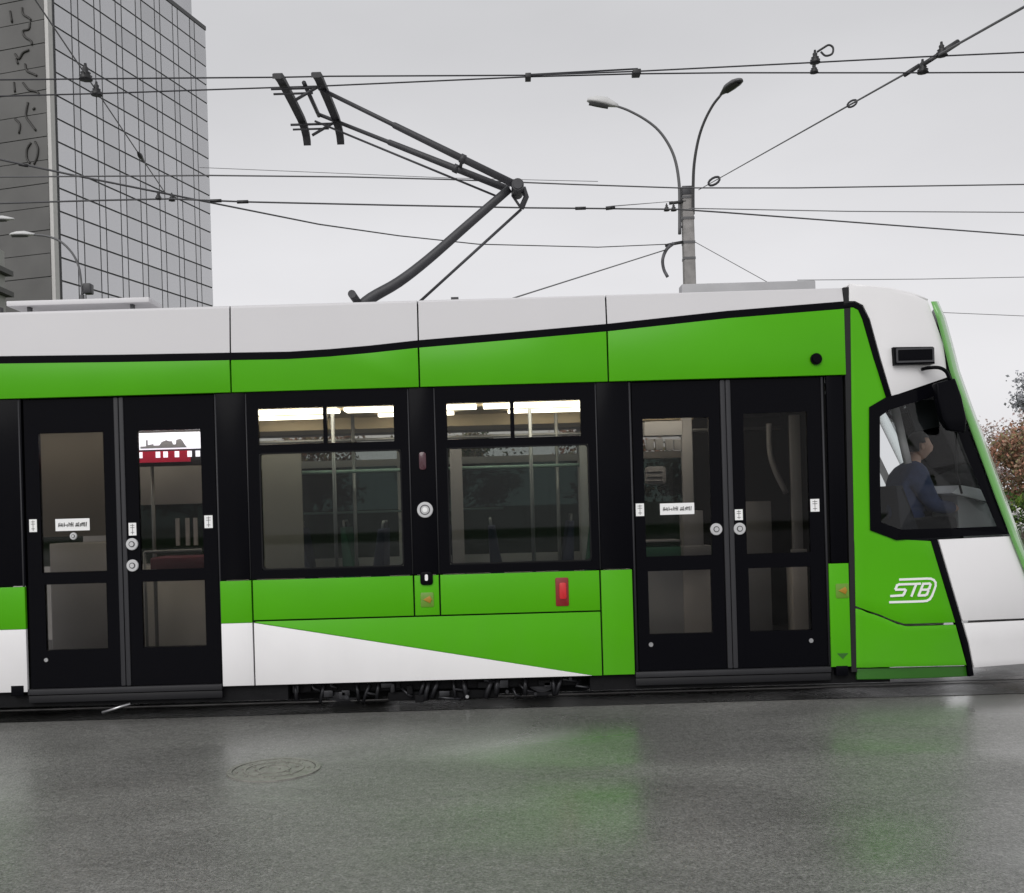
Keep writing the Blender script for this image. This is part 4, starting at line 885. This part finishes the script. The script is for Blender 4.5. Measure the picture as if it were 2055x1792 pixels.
wire('faint wire just above the tram nose', [W(1600, 562, 30), W(1850, 560, 30), W(2055, 556, 30), W(2400, 552, 30)], 0.014, WIREL)
wire('faint wire beside the top of the tram nose', [W(1700, 618, 30), W(1890, 627, 30), W(2055, 634, 30), W(2400, 646, 30)], 0.012, WIREL)
wire('faint upper wire between tower and pantograph', [W(400, 336, 22), W(640, 346, 22), W(900, 357, 22), W(1200, 364, 22)], 0.009, WIREL)
for px, py in ((318, 390), (345, 393)): cone_insul(Wz(px, py+10, zs_), 0.10, wD)
for px, py in ((433, 403), (487, 405), (1165, 418)):
    q = Wz(px, py, zs_); tube('splice', [q-Vector((0.07, 0, 0)), q+Vector((0.07, 0, 0))], 0.022, INSUL, wD)
q = Wz(1222, 418, zs_); tube('splice', [q-Vector((0.04, 0, 0)), q+Vector((0.08, 0, 0.01))], 0.026, INSUL, wD)
tube('stay', [Wz(1225, 414, zs_), W(1350, 404, 17.6)], 0.007, WIREL, wD)
for px in (1338, 1352): cone_insul(Wz(px, 423, zs_), 0.10, wD)
# span wires
PY = 17.9
p0, p1 = W(1402, 381, PY), Wz(1852, 128, zw+0.10); d = (p1-p0)
wF = wire('diagonal span wire rising from the lamp pole to the top right corner', [p0+d*t for t in (0, 0.2, 0.5, 0.8, 1.0, 1.12, 1.22)], 0.010, mat('wire_span', (0.13, 0.13, 0.135), 0.6))
for px, py in ((1852, 146), ): cone_insul(Wz(px, py, zw), 0.12, wF)
cone_insul(Wz(1890, 112, zw), 0.12, wF)
dn_ = d.normalized()
for (px, py), l_, r_ in (((1830, 141), 0.14, 0.020), ((1872, 117), 0.16, 0.020), ((1905, 96), 0.16, 0.026)):
    q = Wz(px, py, zw+0.08); tube('strain_insulator', [q-Vector((0.5, 0, 0.3))*l_, q+Vector((0.5, 0, 0.3))*l_], r_, INSUL, wF, 8)
def nearest(px):                               # parameter on the span wire for a pixel column
    lo, hi = 0.0, 1.3
    for _ in range(40):
        t = (lo+hi)/2; q = p0+d*t; dd = q.y+CAM_D; a, b = q.x*FPX/dd, (q.z-CAM_H)*FPX/dd
        if UX+a*CS-b*SN < px: lo = t
        else: hi = t
    return lo
for px, s in ((1710, 0.11), (1433, 0.26)):
    q = p0+d*nearest(px); sd_ = Vector((0.35, 0, 0.9)).normalized()
    ax_ = Vector((0.87, 0, 0.5)); nn = Vector((-0.5, 0, 0.87))
    pts = [q+ax_*math.cos(R(a))*s*0.55+nn*math.sin(R(a))*s*0.28 for a in range(0, 361, 30)]
    tube('turnbuckle', pts, s*0.10, WIRE, wF, 6)
e0 = [W(-200, 275, 3.5), W(0, 320, 4.0), W(140, 350, 4.3), W(330, 388, 4.7), W(430, 408, 6), W(640, 450, 9), W(800, 473, 12), W(960, 490, 14.5), W(1200, 496, 16.8), W(1340, 490, 17.7), W(1372, 487, PY)]
wE = wire('sagging wire from the far left down to the lamp pole bracket', e0, 0.012, mat('wire_e', (0.08, 0.08, 0.085), 0.6))
q = W(47, 331, 4.1); tube('splice', [q-Vector((0.05, 0, -0.01)), q+Vector((0.05, 0, -0.01))], 0.02, INSUL, wE)
k0, k1 = Wz(172, 150, zw+0.05), Wz(330, 385, zs_+0.1); dk = k1-k0
wK = wire('cross-span wire hung with dark insulators before the tower', [k0-dk*0.75, k0-dk*0.3, k0, k0+dk*0.5, k1], 0.006, mat('wire_k', (0.12, 0.12, 0.125), 0.6))
cone_insul(Wz(172, 160, zw), 0.14, wK); cone_insul(Wz(194, 191, zw), 0.12, wK)
for t, l_ in ((-0.52, 0.07), (0.62, 0.05)):
    q = k0+dk*t; tube('strain_insulator', [q-dk*l_, q-dk*l_*0.3, q+dk*l_], 0.02, INSUL, wK, 8, radii=[0.008, 0.028, 0.008])
g0, g1 = W(1340, 500, PY), W(1040, 595, 12); dg = g1-g0
wire('stay wire slanting from the pole bracket down behind the tram roof', [g0, g0+dg*0.5, g1, g1+dg*0.5], 0.014, mat('wire_g', (0.16, 0.16, 0.165), 0.6))
h0, h1 = W(1392, 484, PY), W(1520, 555, 20); dh = h1-h0
wire('thin stay wire slanting down right from the lamp pole', [h0, h1, h1+dh*0.6], 0.010, WIREL)

# ------------------------------------------------------------------ street lamps
CONC = mat('pole_concrete', (0.26, 0.25, 0.245), 0.75, var=0.25, vscale=5, bump=0.5, bscale=25)
LGREY = mat('lamp_grey', (0.10, 0.10, 0.105), 0.5)
LPALE = mat('lamp_pale', (0.55, 0.55, 0.55), 0.45)
def lamp_head(parent, p, d, ln, m_top, m_lens, w_=0.16, h_=0.10):
    """a flat cobra head: shell above, lens below"""
    p = Vector(p); d = Vector(d).normalized(); s = d.cross(Vector((0, 0, 1))).normalized(); u = s.cross(d)
    bm = bmesh.new(); rows = []
    for t, ww, hh in ((0, 0.25, 0.35), (0.15, 0.5, 0.6), (0.4, 0.95, 1.0), (0.7, 1.0, 0.9), (0.92, 0.7, 0.55), (1.0, 0.35, 0.3)):
        rows.append([bm.verts.new(p+d*ln*t+s*math.cos(R(a))*w_*ww+u*max(0, math.sin(R(a)))*h_*hh+u*min(0, math.sin(R(a)))*h_*hh*0.25) for a in range(0, 360, 30)])
    for a, b in zip(rows, rows[1:]):
        for i in range(12): bm.faces.new((a[i], a[(i+1) % 12], b[(i+1) % 12], b[i]))
    bm.faces.new(rows[0]); bm.faces.new(rows[-1])
    hd = bm_out(bm, 'lamp_head', m_top, parent, True)
    bm = bmesh.new(); rows = []
    for t, ww in ((0.3, 0.5), (0.5, 0.75), (0.75, 0.7), (0.92, 0.4)):
        rows.append([bm.verts.new(p+d*ln*t+s*w_*ww*q-u*h_*(0.22+0.35*(1-q*q))) for q in (-1, -0.5, 0, 0.5, 1)])
    for a, b in zip(rows, rows[1:]):
        for i in range(4): bm.faces.new((a[i], a[i+1], b[i+1], b[i]))
    bm_out(bm, 'lens', m_lens, hd, True)
base = W(1381, 470, PY); px0 = base.x
sl1 = empty('street_lamp', (px0, PY, 0.12)); tag(sl1, 'square concrete pole with two curved lamp arms above the tram roof', 'street lamp')
top = Z(1381, 378, PY); hw = 0.135
bm = bmesh.new(); bmesh.ops.create_cube(bm, size=1)
for v in bm.verts: v.co = (px0+v.co.x*2*hw*(1.0 if v.co.z > 0 else 1.25), PY+v.co.y*2*hw, 0.12 if v.co.z < 0 else top)
bmesh.ops.bevel(bm, geom=list(bm.edges), offset=0.02, segments=1, affect='EDGES'); bm_out(bm, 'pole', CONC, sl1)
box('pole_cap', px0-hw-0.01, px0+hw+0.01, PY-hw-0.01, PY+hw+0.01, top-0.20, top+0.03, DGREY, sl1, 0.015)
for yy in (398, 440, 488, 520): box('band', px0-hw-0.012, px0+hw+0.012, PY-hw-0.012, PY+hw+0.012, Z(1381, yy, PY)-0.03, Z(1381, yy, PY)+0.03, LGREY, sl1)
aL = [(1364, 470), (1364, 420), (1363, 370), (1356, 325), (1343, 292), (1322, 262), (1295, 240), (1262, 222), (1238, 213)]
tube('lamp_arm', spline([W(x, y, PY-0.05) for x, y in aL], 4), 0.042, LGREY, sl1, 8, 0.03)
aR = [(1391, 430), (1391, 378), (1393, 330), (1401, 282), (1413, 245), (1430, 212), (1447, 190)]
R_pts = [W(x, y, PY-0.05-0.35*i) for i, (x, y) in enumerate(aR)]
tube('lamp_arm', spline(R_pts, 4), 0.042, LGREY, sl1, 8, 0.03)
pa = W(1240, 214, PY-0.05); pb = W(1178, 202, PY-0.05); lamp_head(sl1, pa, pb-pa, (pb-pa).length, LPALE, LGREY, 0.15, 0.19)
pa = R_pts[-1]; pb = W(1487, 160, PY-3.0); lamp_head(sl1, pa, pb-pa, (pb-pa).length, LGREY, mat('lens_dark', (0.04, 0.04, 0.042), 0.4), 0.15, 0.13)
for yy in (405, 455): tube('bracket', [W(1362, yy, PY-0.05), W(1374, yy, PY)], 0.03, LGREY, sl1)
tube('bracket', [W(1343, 408, PY-0.1), W(1376, 404, PY-0.1)], 0.04, INSUL, sl1)
tube('bracket', [W(1335, 493, PY), W(1352, 489, PY), W(1380, 484, PY)], 0.04, INSUL, sl1)
tube('cable', spline([W(1352, 488, PY-0.1), W(1338, 500, PY-0.1), W(1330, 520, PY-0.1), W(1332, 540, PY-0.1), W(1340, 556, PY-0.1)], 4), 0.045, mat('cable_grey', (0.10, 0.10, 0.11), 0.6, var=0.8, vscale=6), sl1, 6)
# lamps at the left
def side_lamp(label, hx0, hx1, hy_, arm, Y, head_m):
    P = [W(x, y, Y) for x, y in arm]
    o = empty('street_lamp', (P[-1].x, Y, 0)); tag(o, label, 'street lamp')
    end = Vector((P[-1].x, Y, 0.0))
    tube('lamp_arm', spline(P, 4), 0.028, LGREY, o, 8)
    tube('pole', [P[-1], end], 0.055, LGREY, o, 10, 0.10)
    a, b = W(hx1, hy_, Y), W(hx0, hy_+1, Y); lamp_head(o, a, b-a, (b-a).length, head_m, LGREY, 0.13, 0.10)
    return o
s2 = side_lamp('single-arm street lamp with pale head in front of the dark tower wall', 20, 70, 471, [(68, 471), (95, 474), (122, 485), (145, 508), (158, 535), (163, 565), (165, 592)], 18.0, LPALE)
side_lamp('pale lamp head cut by the left picture edge', -25, 28, 440, [(-22, 440), (-50, 444), (-80, 462), (-100, 500), (-104, 560)], 18.5, LPALE)
q = W(178, 578, 18.0)
box('signal_box', q.x-0.10, q.x+0.10, 17.85, 18.1, q.z-0.16, q.z+0.10, DGREY, s2, 0.03); tube('bracket', [q, W(165, 590, 18.0)], 0.03, LGREY, s2)

# ------------------------------------------------------------------ tower
TWB = empty('tower_building', (-38, 95, 0)); tag(TWB, 'tall tower with grey panelled glass face and dark wall behind the tram', 'building')
d1, d2 = 100.0, 127.0
c1 = Vector((-877*d1/FPX, d1-CAM_D, 0)); c2 = Vector((-561*d2/FPX, d2-CAM_D, 0))
fd = (c2-c1).normalized(); Lf = (c2-c1).length; nf = Vector((fd.y, -fd.x, 0))      # outward normal of the panelled face
FACE = []
for k in range(4):
    s_ = (0.345, 0.37, 0.36, 0.325)[k]
    FACE.append(mat('facade_glass_%d' % k, (s_*1.66, s_*1.66, s_*1.70), 0.22, metal=0.75, spec=0.5, var=0.05, vscale=0.15))
MULL = mat('mullion_grey', (0.09, 0.09, 0.095), 0.6)
DARKW = mat('dark_wall', (0.105, 0.103, 0.10), 0.6, var=0.18, vscale=0.25, bump=0.2, bscale=3)
EDGEW = mat('corner_stone', (0.50, 0.49, 0.48), 0.6, var=0.05)
zt = 1.6+(UY-62+17)*d2/FPX                     # roof line
def fbox(name, s0, s1, q0, q1, z0, z1, m, parent, mesh_only=False):
    """box on the face: s along it, q outward"""
    bm = bmesh.new(); P = []
    for z in (z0, z1):
        for s, q in ((s0, q0), (s1, q0), (s1, q1), (s0, q1)): P.append(bm.verts.new(c1+fd*s+nf*q+Vector((0, 0, z))))
    for f in ((0, 1, 2, 3), (4, 5, 6, 7), (0, 1, 5, 4), (1, 2, 6, 5), (2, 3, 7, 6), (3, 0, 4, 7)): bm.faces.new([P[i] for i in f])
    return bm_out(bm, name, m, parent)
fbox('wall', 0, Lf, -20, -0.02, 0, zt, MULL, TWB)
fbox('lower_wall', 0.0, Lf, -0.018, 0.09, 0, 19.0, FACE[1], TWB)
unit = Lf/11.15; ws = []; s = 0.35*unit
for k in range(15):
    wd = unit if k % 2 == 0 else 0.40*unit; ws.append((s, s+wd)); s += wd
ph = 2.27; rows_n = int((zt-19.0)/ph); z0 = zt-rows_n*ph; rr = random.Random(11)
protos = {}
for j in range(rows_n):
    for k, (a, b) in enumerate(ws):
        mm = FACE[rr.choice((0, 0, 1, 1, 2, 2, 2, 3))]
        key = (k % 2, mm.name)
        if key not in protos:                 # one mesh for each width and tint; copies share it
            bm = bmesh.new(); wd = b-a; P = []
            for z in (0.09, ph-0.09):
                for s_, q_ in ((0.08, 0), (wd-0.08, 0), (wd-0.08, 0.09), (0.08, 0.09)): P.append(bm.verts.new(fd*s_+nf*q_+Vector((0, 0, z))))
            for f in ((0, 1, 2, 3), (4, 5, 6, 7), (0, 1, 5, 4), (1, 2, 6, 5), (2, 3, 7, 6), (3, 0, 4, 7)): bm.faces.new([P[i] for i in f])
            bmesh.ops.recalc_face_normals(bm, faces=bm.faces)
            me = bpy.data.meshes.new('facade_panel'); bm.to_mesh(me); bm.free(); me.materials.append(mm); protos[key] = me
        o = bpy.data.objects.new('facade_panel', protos[key]); col.objects.link(o); o.parent = TWB
        o.matrix_parent_inverse = Matrix.Translation(-Vector(TWB.location)); o.location = c1+fd*a+Vector((0, 0, z0+j*ph))
fbox('corner_strip', -0.05, 0.22*unit, -0.3, 0.12, 19.0, zt+0.3, EDGEW, TWB)
fbox('parapet', 0.35*unit, Lf, -0.4, 0.15, zt, zt+0.5, MULL, TWB)
# taller core set back on the roof
fbox('roof_house', 0, Lf*0.955, -18, -1.0, zt, zt+14, FACE[0], TWB)
# dark left wall
ld = -nf
def lbox(name, s0, s1, q0, q1, z0, z1, m, parent):
    bm = bmesh.new(); P = []
    for z in (z0, z1):
        for s, q in ((s0, q0), (s1, q0), (s1, q1), (s0, q1)): P.append(bm.verts.new(c1+ld*s-fd*q+Vector((0, 0, z))))
    for f in ((0, 1, 2, 3), (4, 5, 6, 7), (0, 1, 5, 4), (1, 2, 6, 5), (2, 3, 7, 6), (3, 0, 4, 7)): bm.faces.new([P[i] for i in f])
    return bm_out(bm, name, m, parent)
zz = 0.0; k = 0
while zz < zt+4:                               # courses of dark cladding with open joints
    h = ph*(0.97 if k % 3 else 0.95); lbox('dark_panel', 0.3, 14.0, 0.02, 0.12+0.02*(k % 2), zz+0.05, zz+ph-0.03, DARKW, TWB); zz += ph; k += 1
STREAK = mat('reflection_dark', (0.028, 0.026, 0.024), 0.5)  # dark streaks: reflections in the wall, built as raised tubes
def onwall(x, y):                              # pixel to the plane of the left wall
    u, v = x-UX, UY-y; a, b = (u*CS+v*SN)/FPX, (-u*SN+v*CS)/FPX
    n_ = -fd; o_ = Vector((0, -CAM_D, CAM_H)); dr = Vector((a, 1, b)); t = (c1+n_*0.18-o_).dot(n_)/dr.dot(n_); return o_+dr*t
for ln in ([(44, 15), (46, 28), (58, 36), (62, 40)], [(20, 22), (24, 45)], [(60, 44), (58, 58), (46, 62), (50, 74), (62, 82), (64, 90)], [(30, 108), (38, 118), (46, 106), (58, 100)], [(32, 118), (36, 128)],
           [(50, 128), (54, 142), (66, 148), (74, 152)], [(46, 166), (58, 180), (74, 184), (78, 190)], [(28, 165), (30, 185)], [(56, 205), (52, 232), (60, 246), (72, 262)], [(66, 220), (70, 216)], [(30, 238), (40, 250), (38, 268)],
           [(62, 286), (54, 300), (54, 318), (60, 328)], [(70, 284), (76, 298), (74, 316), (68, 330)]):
    tube('reflection_streak', spline([onwall(x, y) for x, y in ln], 4), 0.11, STREAK, TWB, 6)

# low block at the far left edge
lb = empty('block_building', (-52, 60, 0)); tag(lb, 'low pale block with dark bands at the left edge behind the lamp', 'building')
P0 = W(10, 560, 80)
lw = box('wall', P0.x-14, P0.x, 70, 80, 0, Z(0, 505, 80), mat('block_pale', (0.33, 0.33, 0.31), 0.7, var=0.1), lb)
for yy in (548, 590, 640): box('band', P0.x-14, P0.x+0.6, 69.3, 80.3, Z(0, yy+6, 80), Z(0, yy-4, 80), mat('band_dark', (0.06, 0.06, 0.055), 0.6), lb)

# ------------------------------------------------------------------ trees and shrubs
BARK = mat('bark', (0.16, 0.13, 0.11), 0.9, var=0.3, vscale=12, bump=0.6, bscale=20)
def leafmat(name, c, v=0.35):
    m = mat(name, c, 0.7, spec=0.25, var=v, vscale=2.5); return m
def make_tree(seed, h, crown_r, n_leaf, leaf, lm, trunk_h, ball=0.75, twig=True):
    """(trunk mesh, crown mesh): limbs fork from the trunk, leaf-sized faces hang in clumps on the twigs"""
    r = random.Random(seed); bm = bmesh.new(); tips = []
    top = Vector((r.uniform(-.2, .2), r.uniform(-.2, .2), h*0.72))
    tube_bm(bm, [Vector((0, 0, 0)), Vector((0.03, 0.02, trunk_h)), top.lerp(Vector((0, 0, trunk_h)), 0.4), top], h*0.022, 7, h*0.006)
    for i in range(16):
        t = r.uniform(0.15, 0.95); st = Vector((0, 0, trunk_h)).lerp(top, t); a = r.uniform(0, 6.283); L_ = crown_r*r.uniform(0.6, 1.05)*(1-0.25*t)
        en = st+Vector((math.cos(a)*L_, math.sin(a)*L_, h*r.uniform(0.08, 0.30))); md_ = st.lerp(en, 0.5)+Vector((0, 0, 0.1*L_))
        tube_bm(bm, [st, md_, en], h*0.007, 5, h*0.0018)
        for k in range(5):
            b0 = md_.lerp(en, r.uniform(0, 1)); b1 = b0+Vector((r.gauss(0, .3), r.gauss(0, .3), r.uniform(0, .45)))*crown_r*0.6
            tube_bm(bm, [b0, b1], h*0.0025, 4, h*0.0008); tips.append((b0, b1))
    bmesh.ops.recalc_face_normals(bm, faces=bm.faces)
    mt = bpy.data.meshes.new('trunk'); bm.to_mesh(mt); bm.free(); mt.materials.append(BARK)
    vs, fs = [], []
    for i in range(n_leaf):
        b0, b1 = tips[r.randrange(len(tips))]; c = b0.lerp(b1, r.uniform(0.1, 1.15))+Vector((r.gauss(0, 1), r.gauss(0, 1), r.gauss(0, 0.8)))*crown_r*0.11
        if c.z < 0.1: c.z = r.uniform(0.05, 0.5)
        a = Vector((r.gauss(0, 1), r.gauss(0, 1), r.gauss(0, 1))).normalized(); b = a.orthogonal().normalized(); b.rotate(Matrix.Rotation(r.uniform(0, 6.28), 3, a)); q = a.cross(b); s = leaf*r.uniform(0.6, 1.3)
        k = len(vs); vs += [c-b*s*0.5, c+q*s*0.32, c+b*s*0.5+a*s*0.12, c-q*s*0.32]; fs.append((k, k+1, k+2, k+3))
    mc_ = bpy.data.meshes.new('crown'); mc_.from_pydata([tuple(v) for v in vs], [], fs)
    for l_ in lm: mc_.materials.append(l_)
    for p_ in mc_.polygons: p_.material_index = r.randrange(len(lm))
    return mt, mc_
RUST = [leafmat('leaf_rust', (0.30, 0.155, 0.10)), leafmat('leaf_brown', (0.25, 0.175, 0.12)), leafmat('leaf_olive', (0.20, 0.18, 0.09)), leafmat('leaf_russet', (0.34, 0.17, 0.12))]  # leaf colours paled to stand in for distant haze
MAUVE = [leafmat('leaf_mauve', (0.46, 0.37, 0.37)), leafmat('leaf_hazy', (0.52, 0.44, 0.43)), leafmat('leaf_dun', (0.34, 0.27, 0.24))]  # lightened as well, haze put into the leaf colour
GREY = [leafmat('leaf_greygreen', (0.30, 0.31, 0.33)), leafmat('leaf_slate', (0.36, 0.36, 0.39))]
LOW = [leafmat('leaf_green', (0.06, 0.13, 0.02)), leafmat('leaf_yellowgreen', (0.12, 0.18, 0.03)), leafmat('leaf_dark', (0.035, 0.07, 0.02))]
kinds = {'rust': make_tree(1, 3.9, 1.7, 5200, 0.13, RUST, 0.5), 'mauve': make_tree(2, 5.2, 1.7, 4200, 0.13, MAUVE, 0.8), 'grey': make_tree(3, 7.2, 1.9, 5200, 0.16, GREY, 1.6),
         'low': make_tree(4, 1.1, 0.9, 2600, 0.09, LOW, 0.15), 'flower': make_tree(9, 1.25, 0.45, 1300, 0.07, [leafmat('petal_white', (0.62, 0.60, 0.60), 0.1), LOW[0]], 0.15), 'olive': make_tree(6, 4.4, 2.0, 5200, 0.14, [LOW[2], RUST[1], RUST[2]], 0.8)}
def plant(kind, name, label, cat, x, y, rz, s=1.0, group=None):
    o = empty(name, (x, y, 0.0)); tag(o, label, cat, group)
    for nm, me in zip(('trunk', 'crown'), kinds[kind]):
        c = bpy.data.objects.new(nm, me); col.objects.link(c); c.parent = o
    o.rotation_euler.z = rz; o.scale = (s, s, s); return o
def at(px, py, Y): return X(px, py, Y)
plant('rust', 'autumn_shrub', 'rust-brown autumn shrub beside the windscreen edge at the right', 'shrub', at(2078, 900, 22), 22, 0.4, 0.92, 'autumn shrubs')
plant('mauve', 'autumn_tree', 'haze-pale mauve tree with sparse leaves above the rust shrub', 'tree', at(2050, 860, 25), 25, 1.1, 0.84)
plant('grey', 'bare_tree', 'grey misty tree at the right picture edge', 'tree', at(2105, 800, 34), 34, 2.0, 0.98)
plant('low', 'green_bush', 'low green bush under the rust shrub by the nose', 'shrub', at(2075, 1040, 18.2), 18.2, 0.3, 1.25)
plant('rust', 'autumn_shrub', 'russet shrub at the extreme right edge', 'shrub', at(2190, 900, 22.5), 22.5, 2.6, 1.1, 'autumn shrubs')
for i, (xx, yy, k_, s_) in enumerate(((-9.5, 24, 'olive', 1.0), (-5.2, 22.5, 'rust', 1.05), (-1.2, 25, 'olive', 0.95), (3.0, 22, 'rust', 1.0), (6.6, 24, 'olive', 1.0))):
    plant(k_, 'hedge_tree', 'bushy tree behind the tram, '+('leftmost', 'second from left', 'middle one', 'second from right', 'rightmost')[i]+' of five seen through its windows', 'tree', xx, yy, i*1.3, s_, 'trees beyond the tram')
plant('flower', 'flowering_bush', 'low bush with white blossom at the right edge by the nose', 'shrub', at(2062, 1040, 17.6), 17.6, 0.9, 1.0)
